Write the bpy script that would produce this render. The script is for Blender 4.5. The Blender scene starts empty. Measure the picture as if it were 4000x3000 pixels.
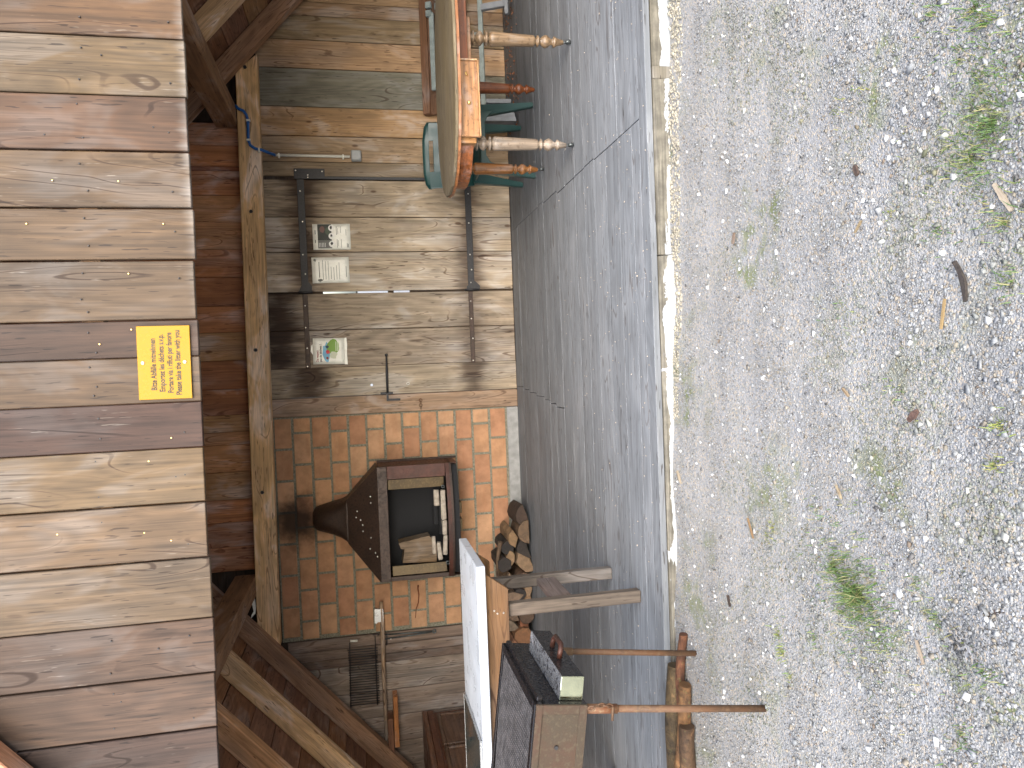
import bpy, bmesh, math, random
import numpy as np
from mathutils import Vector, Matrix, Euler
random.seed(7); rng = np.random.default_rng(7)
SC = bpy.context.scene
COL = SC.collection
R = math.radians

# ------------------------------------------------------------------ camera
YAW, PITCH, ROLL, CAMZ = -0.0250002, 0.20282864, -0.04359755, 1.35
def cam_axes():
    cy, sy, cp, sp = math.cos(YAW), math.sin(YAW), math.cos(PITCH), math.sin(PITCH)
    fwd = Vector((sy*cp, cy*cp, -sp)); right = Vector((cy, -sy, 0)); up = right.cross(fwd)
    cr, sr = math.cos(ROLL), math.sin(ROLL)
    return right*cr + up*sr, up*cr - right*sr, fwd
r_, u_, f_ = cam_axes()
cd = bpy.data.cameras.new('camera'); cam = bpy.data.objects.new('camera', cd); COL.objects.link(cam)
mx, my, mz = -u_, r_, -f_                      # the picture was taken with the phone turned on its side
cam.matrix_world = Matrix(((mx.x, my.x, mz.x, 0), (mx.y, my.y, mz.y, 0), (mx.z, my.z, mz.z, CAMZ), (0, 0, 0, 1)))
cd.sensor_fit = 'HORIZONTAL'; cd.sensor_width = 36.0; cd.lens = 2900/4000*36
cd.clip_start = 0.02; cd.clip_end = 2000
SC.camera = cam

# ------------------------------------------------------------------ world, sun, exposure
SUN_EL, SUN_AZ = 38.0, 178.0                   # azimuth: where the sun stands, clockwise from +Y (behind the hut front = 180)
w = bpy.data.worlds.new('World'); SC.world = w; w.use_nodes = True
wn = w.node_tree; bg = wn.nodes['Background']
sky = wn.nodes.new('ShaderNodeTexSky'); sky.sky_type = 'NISHITA'; sky.sun_disc = False
sky.sun_elevation = R(SUN_EL); sky.sun_rotation = R(SUN_AZ)
sky.air_density = 1.0; sky.dust_density = 3.0; sky.ozone_density = 1.0
wn.links.new(sky.outputs[0], bg.inputs[0]); bg.inputs[1].default_value = 0.15
sl = bpy.data.lights.new('sun', 'SUN'); sun = bpy.data.objects.new('sun', sl); COL.objects.link(sun)
sl.energy = 1.5; sl.angle = R(100); sl.color = (1.0, 0.992, 0.985)
sd = Vector((math.sin(R(SUN_AZ))*math.cos(R(SUN_EL)), math.cos(R(SUN_AZ))*math.cos(R(SUN_EL)), math.sin(R(SUN_EL))))
sun.rotation_euler = sd.to_track_quat('Z', 'Y').to_euler()
SC.view_settings.view_transform = 'Standard'; SC.view_settings.look = 'None'
SC.view_settings.gamma = 1.0; SC.view_settings.use_curve_mapping = False
SC.view_settings.exposure = 1.85
SC.cycles.max_bounces = 6; SC.cycles.diffuse_bounces = 5; SC.cycles.glossy_bounces = 2; SC.cycles.transmission_bounces = 2

# ------------------------------------------------------------------ helpers
def S(r, g, b, k=1.0):
    f = lambda c: ((c/255+0.055)/1.055)**2.4 if c/255 > 0.04045 else c/255/12.92
    return (f(r)*k, f(g)*k, f(b)*k, 1.0)
def W(r, g, b, k=1.0, sat=.72):
    m = (r+g+b)/3
    return S(m+(r-m)*sat, m+(g-m)*sat, m+(b-m)*sat, k)
def tag(o, label=None, cat=None, group=None, kind=None):
    if label: o['label'] = label
    if cat: o['category'] = cat
    if group: o['group'] = group
    if kind: o['kind'] = kind
    return o
def empty(name, loc=(0, 0, 0), rot=(0, 0, 0)):
    o = bpy.data.objects.new(name, None); COL.objects.link(o)
    o.location = loc; o.rotation_euler = rot; o.empty_display_size = 0.1
    return o
def obj(name, me, mat=None, parent=None, loc=(0, 0, 0), rot=(0, 0, 0), color=None):
    o = bpy.data.objects.new(name, me); COL.objects.link(o)
    o.location = loc; o.rotation_euler = rot
    if parent is not None: o.parent = parent
    if mat is not None and not me.materials:
        for m in (mat if isinstance(mat, (list, tuple)) else [mat]): me.materials.append(m)
    o.color = color if color else (1, 1, 1, 1)
    return o
def tomesh(bm, name='m', smooth=False):
    me = bpy.data.meshes.new(name); bm.normal_update(); bm.to_mesh(me); bm.free()
    if smooth:
        me.polygons.foreach_set('use_smooth', [True]*len(me.polygons))
    return me
def bm_box(bm, lo, hi, mi=0):
    x0, y0, z0 = lo; x1, y1, z1 = hi
    v = [bm.verts.new(p) for p in ((x0,y0,z0),(x1,y0,z0),(x1,y1,z0),(x0,y1,z0),(x0,y0,z1),(x1,y0,z1),(x1,y1,z1),(x0,y1,z1))]
    fs = [bm.faces.new([v[i] for i in q]) for q in ((3,2,1,0),(4,5,6,7),(0,1,5,4),(1,2,6,5),(2,3,7,6),(3,0,4,7))]
    for f in fs: f.material_index = mi
    return fs
def box_me(sx, sy, sz, bev=0.003, name='box'):
    """box centred on the origin"""
    bm = bmesh.new(); bm_box(bm, (-sx/2, -sy/2, -sz/2), (sx/2, sy/2, sz/2))
    if bev: bmesh.ops.bevel(bm, geom=bm.edges[:], offset=min(bev, sx*.3, sy*.3, sz*.3), segments=1, affect='EDGES')
    return tomesh(bm, name)
def box(name, lo, hi, mat, parent=None, bev=0.003, color=None, rot=(0, 0, 0)):
    s = [hi[i]-lo[i] for i in range(3)]; c = [(hi[i]+lo[i])/2 for i in range(3)]
    return obj(name, box_me(*s, bev=bev, name=name), mat, parent, c, rot, color)
def box0(name, lo, hi, mat, parent=None, bev=0.003, color=None):
    """a box whose origin stays at the world origin, so that it can carry pieces placed in world coordinates"""
    bm = bmesh.new(); bm_box(bm, lo, hi)
    if bev: bmesh.ops.bevel(bm, geom=bm.edges[:], offset=bev, segments=1, affect='EDGES')
    return obj(name, tomesh(bm, name), mat, parent, color=color)
def bm_tube(bm, pts, rad, seg=10, mi=0, cap=True, smooth=True):
    """a tube along a polyline; rad is a number or one number for each point"""
    pts = [Vector(p) for p in pts]; n = len(pts)
    rs = rad if isinstance(rad, (list, tuple)) else [rad]*n
    rings = []; prev = None
    for i, p in enumerate(pts):
        t = (pts[min(i+1, n-1)]-pts[max(i-1, 0)]).normalized()
        if prev is None:
            a = Vector((0, 0, 1)) if abs(t.z) < .9 else Vector((1, 0, 0))
            u = t.cross(a).normalized()
        else:
            u = (prev - t*prev.dot(t)).normalized()
        prev = u; v = t.cross(u)
        rings.append([bm.verts.new(p + (u*math.cos(2*math.pi*k/seg)+v*math.sin(2*math.pi*k/seg))*rs[i]) for k in range(seg)])
    for a, b in zip(rings, rings[1:]):
        for k in range(seg):
            f = bm.faces.new((a[k], a[(k+1) % seg], b[(k+1) % seg], b[k])); f.material_index = mi; f.smooth = smooth
    if cap:
        f = bm.faces.new(rings[0][::-1]); f.material_index = mi
        f = bm.faces.new(rings[-1]); f.material_index = mi
def tube(name, pts, rad, mat, parent=None, seg=10, color=None):
    bm = bmesh.new(); bm_tube(bm, pts, rad, seg); bmesh.ops.recalc_face_normals(bm, faces=bm.faces[:])
    return obj(name, tomesh(bm, name), mat, parent, color=color)
def bm_lathe(bm, prof, seg=20, mi=0, center=(0, 0)):
    """prof: (radius, z) from bottom to top, about the z axis"""
    rings = []
    for r, z in prof:
        rings.append([bm.verts.new((center[0]+max(r, 1e-4)*math.cos(2*math.pi*k/seg), center[1]+max(r, 1e-4)*math.sin(2*math.pi*k/seg), z)) for k in range(seg)])
    for a, b in zip(rings, rings[1:]):
        for k in range(seg):
            f = bm.faces.new((a[k], a[(k+1) % seg], b[(k+1) % seg], b[k])); f.smooth = True; f.material_index = mi
    bm.faces.new(rings[0][::-1]); bm.faces.new(rings[-1])
def bm_prism(bm, poly, axis, a, b, mi=0, cap_mi=None):
    """extrude a 2D polygon; axis 'x': poly (y,z); 'y': poly (x,z); 'z': poly (x,y)"""
    def P(p, t): return {'x': (t, p[0], p[1]), 'y': (p[0], t, p[1]), 'z': (p[0], p[1], t)}[axis]
    va = [bm.verts.new(P(p, a)) for p in poly]; vb = [bm.verts.new(P(p, b)) for p in poly]
    n = len(poly); cm = mi if cap_mi is None else cap_mi
    fs = []
    f = bm.faces.new(va); f.material_index = cm; fs.append(f)
    f = bm.faces.new(vb[::-1]); f.material_index = cm; fs.append(f)
    for k in range(n):
        f = bm.faces.new((va[k], vb[k], vb[(k+1) % n], va[(k+1) % n])); f.material_index = mi; fs.append(f)
    bmesh.ops.recalc_face_normals(bm, faces=fs)
def prism(name, poly, axis, a, b, mat, parent=None, bev=0.0, color=None, loc=(0, 0, 0), rot=(0, 0, 0)):
    bm = bmesh.new(); bm_prism(bm, poly, axis, a, b)
    if bev: bmesh.ops.bevel(bm, geom=bm.edges[:], offset=bev, segments=1, affect='EDGES')
    return obj(name, tomesh(bm, name), mat, parent, loc, rot, color)

# ------------------------------------------------------------------ materials
MATS = {}
class NT:
    def __init__(s, name):
        s.m = bpy.data.materials.new(name); s.m.use_nodes = True; s.t = s.m.node_tree
        s.b = s.t.nodes['Principled BSDF']; MATS[name] = s.m
    def n(s, typ, ins=None, **kw):
        nd = s.t.nodes.new('ShaderNode'+typ)
        for k, v in kw.items(): setattr(nd, k, v)
        for k, v in (ins or {}).items():
            if isinstance(v, bpy.types.NodeSocket): s.t.links.new(v, nd.inputs[k])
            else: nd.inputs[k].default_value = v
        return nd
    def math(s, op, a, b=0.0, c=None, clamp=False):
        nd = s.n('Math', {0: a, 1: b} if c is None else {0: a, 1: b, 2: c}, operation=op, use_clamp=clamp); return nd.outputs[0]
    def noise(s, vec, scale, detail=3.0, rough=.55, dist=0.0):
        return s.n('TexNoise', {'Vector': vec, 'Scale': scale, 'Detail': detail, 'Roughness': rough, 'Distortion': dist}).outputs['Fac']
    def rng(s, v, a, b, c=0.0, d=1.0):
        return s.n('MapRange', {0: v, 1: a, 2: b, 3: c, 4: d}, interpolation_type='SMOOTHSTEP').outputs[0]
    def mix(s, fac, a, b, mode='MIX'):
        nd = s.n('Mix', data_type='RGBA', blend_type=mode, clamp_factor=True)
        for sock, v in ((nd.inputs[0], fac), (nd.inputs[6], a), (nd.inputs[7], b)):
            if isinstance(v, bpy.types.NodeSocket): s.t.links.new(v, sock)
            else: sock.default_value = v
        return nd.outputs[2]
    def vmul(s, v, k): return s.n('VectorMath', {0: v, 1: k}, operation='MULTIPLY').outputs[0]
    def local(s, spread=31.0):
        """object coordinates, shifted at random for each object"""
        tc = s.n('TexCoord').outputs['Object']; rd = s.n('ObjectInfo').outputs['Random']
        off = s.n('CombineXYZ', {0: s.math('MULTIPLY', rd, spread), 1: s.math('MULTIPLY', rd, spread*2.7), 2: s.math('MULTIPLY', rd, spread*1.9)}).outputs[0]
        return s.n('VectorMath', {0: tc, 1: off}, operation='ADD').outputs[0]
    def out(s, col=None, rough=None, metal=None, height=None, bstr=.3, bdist=.002, spec=None):
        def put(sock, v):
            if v is None: return
            if isinstance(v, bpy.types.NodeSocket): s.t.links.new(v, s.b.inputs[sock])
            else: s.b.inputs[sock].default_value = v
        put('Base Color', col); put('Roughness', rough); put('Metallic', metal); put('Specular IOR Level', spec)
        if height is not None:
            bp = s.n('Bump', {'Height': height, 'Strength': bstr, 'Distance': bdist})
            s.t.links.new(bp.outputs[0], s.b.inputs['Normal'])
        return s.m
def wood(name, axis, rough=.72, contrast=1.0, grey=.3, knots=1.0, bstr=.35, stains=None, fib=1.0, dark=.5, glare_flecks=False, weather=1.0):
    s = NT(name); v = s.local(); oc = s.n('ObjectInfo').outputs['Color']
    def st(along, across): return s.vmul(v, tuple(along if a == axis else across for a in 'xyz'))
    kd = s.n('TexVoronoi', {'Vector': st(2.3, 5.5), 'Scale': 1.0, 'Randomness': 1.0}).outputs['Distance']
    kn = s.rng(kd, .04, .085, 1.0, 0.0)
    bend = s.math('MULTIPLY', s.rng(kd, .05, .45, 1.0, 0.0), 5.0)
    n1 = s.noise(st(.5, 5.0), 1.0, 1.0, .5)
    ring = s.math('MULTIPLY_ADD', s.math('SINE', s.math('ADD', s.math('MULTIPLY', n1, 85.0), bend)), .5, .5)
    fi = s.noise(st(5, 190), 1.0, 1.0, .6)
    fi2 = s.noise(st(1.0, 62), 1.0, 2.0, .65)
    bl = s.noise(st(1.1, 4.0), 1.0, 2.0, .6)
    val = s.math('ADD', s.math('MULTIPLY', ring, .2*contrast), s.math('MULTIPLY', fi2, .85*contrast))
    val = s.math('ADD', val, s.math('MULTIPLY', fi, .45*contrast*fib))
    val = s.math('ADD', val, 1.0-.735*contrast-.06*contrast*fib)
    col = s.mix(1.0, oc, val, 'MULTIPLY')
    hs = s.n('HueSaturation', {'Saturation': .25, 'Value': 1.0, 'Color': col}).outputs[0]
    col = s.mix(s.math('MULTIPLY', s.rng(bl, .45, .75), grey), col, hs)
    dk = s.noise(st(1.6, 16), 1.0, 3.0, .65)
    col = s.mix(s.math('MULTIPLY', s.rng(dk, .6, .74), dark), col, s.mix(1.0, col, (.30, .22, .17, 1), 'MULTIPLY'))
    col = s.mix(s.math('MULTIPLY', kn, .8*knots), col, s.mix(1.0, col, (.28, .17, .11, 1), 'MULTIPLY'))
    ln = s.math('MULTIPLY', s.rng(ring, .965, .998), s.rng(bl, .45, .6))
    col = s.mix(s.math('MULTIPLY', ln, .7*contrast), col, s.mix(1.0, col, (.35, .27, .22, 1), 'MULTIPLY'))
    if glare_flecks:
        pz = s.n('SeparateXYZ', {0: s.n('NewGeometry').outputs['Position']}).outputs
        glare_dust = s.math('MULTIPLY', s.rng(s.math('ADD', pz[2], s.math('MULTIPLY', s.noise(st(2, 30), 1.0, 3.0, .6), .10)), 1.985, 2.085, 1.0, 0.0), s.rng(pz[0], -.2, .9, .0, .34))  # pale dusty band, with the glare of the lower edge put into the colour
        col = s.mix(glare_dust, col, (.62, .60, .56, 1))
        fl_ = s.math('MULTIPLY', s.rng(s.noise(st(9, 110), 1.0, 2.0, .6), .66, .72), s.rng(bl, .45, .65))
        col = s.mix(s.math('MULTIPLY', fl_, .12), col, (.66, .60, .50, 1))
    # short dark marks along the grain, cloudy weathering
    da = s.math('MULTIPLY', s.rng(s.noise(st(11, 105), 1.0, 1.0, .5), .655, .70), s.rng(dk, .42, .56))
    col = s.mix(s.math('MULTIPLY', da, .8), col, s.mix(1.0, col, (.22, .17, .14, 1), 'MULTIPLY'))
    b2 = s.noise(st(2.2, 5.5), 1.0, 3.0, .6, .6)
    col = s.mix(1.0, col, s.rng(b2, .3, .7, 1-.24*weather, 1+.16*weather), 'MULTIPLY')
    gy = s.n('HueSaturation', {'Saturation': .45, 'Value': 1.08, 'Color': col}).outputs[0]
    col = s.mix(s.math('MULTIPLY', s.rng(b2, .5, .66), .6*weather), col, gy)
    if stains:
        tc = s.n('TexCoord').outputs['Object']; z = s.n('SeparateXYZ', {0: tc}).outputs[2]
        wob = s.math('ADD', s.math('MULTIPLY', s.noise(st(2.0, 7), 1.0, 3.0, .6), .65), s.math('MULTIPLY', s.noise(st(4, 40), 1.0, 2.0, .6), .35))
        tot = None
        for zc, wd, k in stains:
            d = s.math('DIVIDE', s.math('ABSOLUTE', s.math('SUBTRACT', z, zc)), wd)
            m = s.math('MULTIPLY', s.rng(s.math('ADD', d, s.math('MULTIPLY', s.math('SUBTRACT', wob, .5), 3.2)), .05, 1.35, 1.0, 0.0), k)
            tot = m if tot is None else s.math('MAXIMUM', tot, m)
        col = s.mix(tot, col, s.mix(1.0, col, (.16, .11, .08, 1), 'MULTIPLY'))
    h = s.math('ADD', s.math('MULTIPLY', fi, .6), s.math('ADD', s.math('MULTIPLY', ring, .25), s.math('MULTIPLY', fi2, .5)))
    rg = s.rng(bl, .3, .8, rough-.1, rough+.1)
    return s.out(col, rg, None, h, bstr, .0025, .35)
for ax in 'xyz': wood('wood_'+ax, ax)
wood('wood_front', 'z', rough=.7, contrast=1.25, grey=.45, dark=.7, glare_flecks=True)
wood('wood_floor', 'x', rough=.66, contrast=.85, grey=.25, knots=.6, bstr=.6, dark=.45, weather=.45)
wood('wood_sill', 'x', rough=.75, contrast=.8, grey=.4, knots=.6)
for ax in 'xyz': wood('wood_old_'+ax, ax, contrast=1.25, grey=.5, dark=.8, bstr=.7)
wood('wood_door', 'z', contrast=1.2, grey=.5, dark=.9, stains=[(.70, .16, .95), (-.67, .13, .8)])
wood('wood_door_sooty', 'z', contrast=1.2, grey=.5, dark=.9, stains=[(.92, .24, 1.0), (-.67, .14, .6)])
def varnish(name, axis):
    s = NT(name); v = s.local(); oc = s.n('ObjectInfo').outputs['Color']
    st = lambda a, c: s.vmul(v, tuple(a if q == axis else c for q in 'xyz'))
    n1 = s.noise(st(3, 60), 1.0, 3.0, .6); n2 = s.noise(st(6, 14), 1.0, 4.0, .65)
    col = s.mix(1.0, oc, s.rng(n1, .25, .75, .45, 1.15), 'MULTIPLY')
    n4 = s.noise(v, 38, 3, .6); col = s.mix(s.math('MULTIPLY', s.rng(n4, .56, .66), .5), col, s.mix(1.0, col, (.35, .28, .22, 1), 'MULTIPLY'))
    grey = s.n('HueSaturation', {'Saturation': .5, 'Value': 1.15, 'Color': col}).outputs[0]
    col = s.mix(s.math('MULTIPLY', s.rng(n2, .5, .68), .55), col, grey)
    s.out(col, s.rng(n2, .4, .65, .3, .6), None, n1, .25, .001)
varnish('varnish_x', 'x'); varnish('varnish_z', 'z'); varnish('varnish_y', 'y')
def plain(name, col, rough=.5, metal=0.0, var=.15, scale=25.0, bstr=.0, spec=None, usecolor=False, coat=0.0):
    s = NT(name); v = s.local()
    n = s.noise(v, scale, 4.0, .6)
    base = s.n('ObjectInfo').outputs['Color'] if usecolor else s.n('RGB').outputs[0]
    if not usecolor: base.node.outputs[0].default_value = col
    c = s.mix(1.0, base, s.rng(n, .25, .75, 1-var, 1+var), 'MULTIPLY')
    s.out(c, s.rng(n, .3, .7, max(rough-.08, .02), min(rough+.08, 1)), metal, n if bstr else None, bstr, .001, spec)
    if coat: s.b.inputs['Coat Weight'].default_value = coat; s.b.inputs['Coat Roughness'].default_value = .06
    return s.m
plain('print', None, .55, var=.02, usecolor=True)
plain('paper', S(232, 232, 222), .28, var=.05, scale=12, spec=.5)
plain('black_iron', (.022, .022, .024, 1), .5, .2, var=.4, scale=60, bstr=.4)
plain('screw', (.62, .6, .55, 1), .35, .7, var=.1)
plain('brass', (.75, .55, .2, 1), .3, .9, var=.1)
plain('blue_plastic', (.012, .10, .33, 1), .35, var=.06)
plain('grey_plastic', (.30, .31, .31, 1), .45, var=.06)
plain('white_plastic', (.66, .65, .58, 1), .4, var=.06)
plain('green_plastic', (.011, .043, .041, 1), .38, var=.12, scale=9)
plain('yellow_plate', (.30, .158, .001, 1), .22, var=.03, spec=.2)
plain('sign_ink', (.012, .010, .006, 1), .6, var=.05)
plain('white_laminate', (.42, .455, .49, 1), .32, var=.05, scale=6)
plain('dark_glass', (.035, .045, .043, 1), .06, var=.1, spec=.6)
plain('steel', (.45, .46, .46, 1), .3, .8, var=.1)
plain('polished_steel', (.72, .75, .52, 1), .12, 1.0, var=.08, scale=18)  # yellow-green reflection on the tray end put into the base colour
plain('concrete', (.25, .25, .24, 1), .85, var=.2, scale=18, bstr=.3)
plain('painted_grey', (.23, .27, .26, 1), .6, var=.25, scale=14, bstr=.2)
plain('bench_grey', (.20, .215, .235, 1), .65, var=.2, scale=14, bstr=.2)
plain('charcoal', (.012, .012, .013, 1), .9, var=.4, scale=40, bstr=.5)
plain('ash_wood', (.36, .31, .25, 1), .85, var=.3, scale=30, bstr=.4)
plain('mesh_wire', (.085, .080, .082, 1), .6, .3, var=.5, scale=30)
plain('tin', (.09, .10, .10, 1), .4, .6, var=.3)
def soot(s, col, n1):
    # soot left on the wall around the flue
    p = s.n('SeparateXYZ', {0: s.n('NewGeometry').outputs['Position']}).outputs
    dx = s.math('DIVIDE', s.math('SUBTRACT', p[0], -1.21), .26); dz = s.math('DIVIDE', s.math('SUBTRACT', p[2], 1.90), .26)
    d = s.math('SQRT', s.math('ADD', s.math('MULTIPLY', dx, dx), s.math('MULTIPLY', dz, dz)))
    d = s.math('ADD', d, s.math('MULTIPLY', s.math('SUBTRACT', n1, .5), .8))
    return s.mix(s.math('MULTIPLY', s.rng(d, .25, 1.2, 1.0, 0.0), .9), col, (.016, .011, .008, 1))
def mortar_mat():
    s = NT('mortar'); v = s.local(); n1 = s.noise(v, 9, 4, .6); n2 = s.noise(v, 90, 4, .6)
    col = s.mix(s.rng(n2, .3, .7), (.115, .108, .075, 1), (.25, .235, .175, 1))
    s.out(soot(s, col, n1), .95, None, n2, .9, .003)
def brick_mat():
    s = NT('brick'); v = s.local(); oc = s.n('ObjectInfo').outputs['Color']
    n1 = s.noise(v, 9, 4, .6); n2 = s.noise(v, 70, 3, .6); n3 = s.noise(s.vmul(v, (3, 8, 14)), 1.0, 3, .5)
    col = s.mix(1.0, oc, s.rng(n1, .25, .75, .78, 1.18), 'MULTIPLY')
    col = s.mix(s.math('MULTIPLY', s.rng(n3, .5, .7), .45), col, s.mix(1.0, col, (.9, .8, .74, 1), 'MULTIPLY'))
    col = s.mix(s.math('MULTIPLY', s.rng(n2, .62, .75), .5), col, s.mix(1.0, col, (.6, .55, .5, 1), 'MULTIPLY'))
    col = soot(s, col, n1)
    s.out(col, .88, None, s.math('ADD', s.math('MULTIPLY', n1, .5), n2), .35, .002, .25)
mortar_mat(); brick_mat()
def rust_mat(name, a, b, c, rough=.75, metal=.15):
    s = NT(name); v = s.local()
    n1 = s.noise(v, 7, 5, .65); n2 = s.noise(v, 60, 4, .65)
    col = s.mix(s.rng(n1, .35, .65), a, b); col = s.mix(s.math('MULTIPLY', s.rng(n2, .48, .66), .8), col, c)
    s.out(col, s.rng(n2, .3, .7, rough-.15, rough+.12), metal, n2, .35, .001)
rust_mat('rust', (.15, .055, .022, 1), (.10, .065, .035, 1), (.20, .14, .08, 1))
rust_mat('rust_pipe', (.115, .056, .026, 1), (.07, .040, .022, 1), (.14, .085, .046, 1))
rust_mat('rust_plate', (.050, .026, .014, 1), (.040, .029, .017, 1), (.072, .056, .036, 1))
rust_mat('stove_steel', (.034, .020, .013, 1), (.046, .025, .016, 1), (.022, .014, .011, 1), .5, .3)
rust_mat('stove_rusty', (.075, .024, .014, 1), (.035, .016, .011, 1), (.055, .022, .014, 1), .55, .25)
rust_mat('sooty_steel', (.014, .014, .017, 1), (.025, .022, .022, 1), (.008, .008, .010, 1), .3, .4)
rust_mat('brassy_panel', (.10, .066, .025, 1), (.07, .045, .018, 1), (.14, .10, .045, 1), .5, .3)
def bark_mat():
    s = NT('bark'); v = s.local(); oc = s.n('ObjectInfo').outputs['Color']
    n1 = s.noise(s.vmul(v, (14, 14, 14)), 1.0, 5, .7, .6); n2 = s.noise(v, 55, 4, .65)
    col = s.mix(1.0, oc, s.rng(n1, .3, .7, .35, 1.35), 'MULTIPLY')
    col = s.mix(s.math('MULTIPLY', s.rng(n1, .60, .68), .5), col, (.20, .115, .05, 1))
    col = s.mix(s.math('MULTIPLY', s.rng(n2, .6, .7), .6), col, (.11, .12, .04, 1))
    s.out(col, .85, None, s.math('ADD', n1, s.math('MULTIPLY', n2, .4)), 1.0, .012)
    s = NT('cut_wood'); v = s.local(); oc = s.n('ObjectInfo').outputs['Color']
    n1 = s.noise(s.vmul(v, (30, 4, 30)), 1.0, 4, .6, .8); n2 = s.noise(v, 80, 3, .6)
    col = s.mix(1.0, oc, s.rng(n1, .3, .7, .7, 1.2), 'MULTIPLY')
    col = s.mix(s.math('MULTIPLY', s.rng(n2, .6, .7), .3), col, (.12, .07, .04, 1))
    s.out(col, .8, None, n1, .3, .002)
bark_mat()
def stone_mat():
    s = NT('gravel_stone')
    a = s.n('Attribute', attribute_name='col').outputs['Color']
    g = s.n('NewGeometry').outputs['Position']
    n = s.noise(g, 260, 3, .6)
    col = s.mix(1.0, a, s.rng(n, .3, .7, .82, 1.12), 'MULTIPLY')
    s.out(col, .85, None, n, .2, .0006)
    s = NT('blade'); a = s.n('Attribute', attribute_name='col').outputs['Color']
    s.out(a, .5); s.b.inputs['Transmission Weight'].default_value = 0.0
    s = NT('gravel_ground'); g = s.n('NewGeometry').outputs['Position']
    v1 = s.n('TexVoronoi', {'Vector': g, 'Scale': 170.0}); v2 = s.n('TexVoronoi', {'Vector': g, 'Scale': 75.0})
    n1 = s.noise(g, 2.2, 4, .6, .3); n2 = s.noise(g, 9, 4, .65); n3 = s.noise(g, 300, 3, .6)
    rv = s.n('SeparateColor', {0: v1.outputs['Color']}).outputs
    col = s.mix(rv[0], (.155, .16, .162, 1), (.265, .27, .277, 1))
    col = s.mix(s.math('MULTIPLY', s.rng(rv[1], .75, .8), .7), col, (.36, .30, .22, 1))
    col = s.mix(s.rng(n3, .5, .7), col, (.24, .24, .23, 1))
    col = s.mix(s.math('MULTIPLY', s.rng(n2, .5, .68), .55), col, (.19, .185, .16, 1))
    moss = s.math('MULTIPLY', s.rng(n1, .52, .66), s.rng(n2, .42, .62))
    col = s.mix(s.math('MULTIPLY', moss, .8), col, (.10, .125, .035, 1))
    h = s.math('ADD', s.math('MULTIPLY', v1.outputs['Distance'], -.8), s.math('MULTIPLY', v2.outputs['Distance'], -.5))
    s.out(col, .9, None, h, .7, .006)
    s = NT('peeling_paint'); v = s.local(); tc = s.n('TexCoord').outputs['Object']
    p = s.n('SeparateXYZ', {0: s.n('NewGeometry').outputs['Position']}).outputs
    n1 = s.noise(s.vmul(v, (6, 6, 14)), 1.0, 4, .65, .8); fb = s.noise(s.vmul(v, (4, 120, 120)), 1.0, 3, .6)
    wcol = s.mix(s.rng(fb, .3, .7), (.085, .077, .058, 1), (.17, .156, .122, 1))
    wcol = s.mix(1.0, wcol, s.rng(s.noise(v, 11, 4, .65), .3, .7, .55, 1.15), 'MULTIPLY')
    low = s.math('SUBTRACT', s.rng(p[2], -.03, -.115), s.rng(p[0], .2, .9, -.30, .36))
    m = s.rng(s.math('ADD', low, s.math('MULTIPLY', s.math('SUBTRACT', n1, .5), 1.4)), .52, .56)
    col = s.mix(m, wcol, (.30, .315, .32, 1))
    s.out(col, .7, None, s.math('ADD', s.math('MULTIPLY', m, 1.0), s.math('MULTIPLY', fb, .3)), .5, .003)
stone_mat()
M = MATS

# ------------------------------------------------------------------ ground
def gz(x, y): return -0.088 - 0.025*min(max(x, -2.6), 2.6)
D1, D2 = 3.25, 6.35
def build_ground():
    xs = [-400, -120, -40, -15, -6] + list(np.linspace(-3.2, 3.2, 65)) + [6, 15, 40, 120, 400]
    ys = [-400, -120, -40, -15, -5, -1] + list(np.linspace(.6, 3.3, 28)) + [3.45, 8, 15, 40, 120, 400]
    vs = []
    for y in ys:
        for x in xs:
            z = gz(x, y)
            if y > 3.4: z = -.16
            elif abs(x) < 3.3 and y > .5: z += .006*math.sin(x*5.1+y*3)+.005*math.sin(x*11-y*7.3)+.003*math.sin(y*19+x*2)
            vs.append((x, y, z))
    nx = len(xs); fs = [(j*nx+i, j*nx+i+1, (j+1)*nx+i+1, (j+1)*nx+i) for j in range(len(ys)-1) for i in range(nx-1)]
    me = bpy.data.meshes.new('ground'); me.from_pydata(vs, [], fs); me.polygons.foreach_set('use_smooth', [True]*len(fs))
    return tag(obj('ground', me, M['gravel_ground']), kind='structure', label='grey gravel ground with moss and thin grass in front of the shelter')
build_ground()

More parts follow.
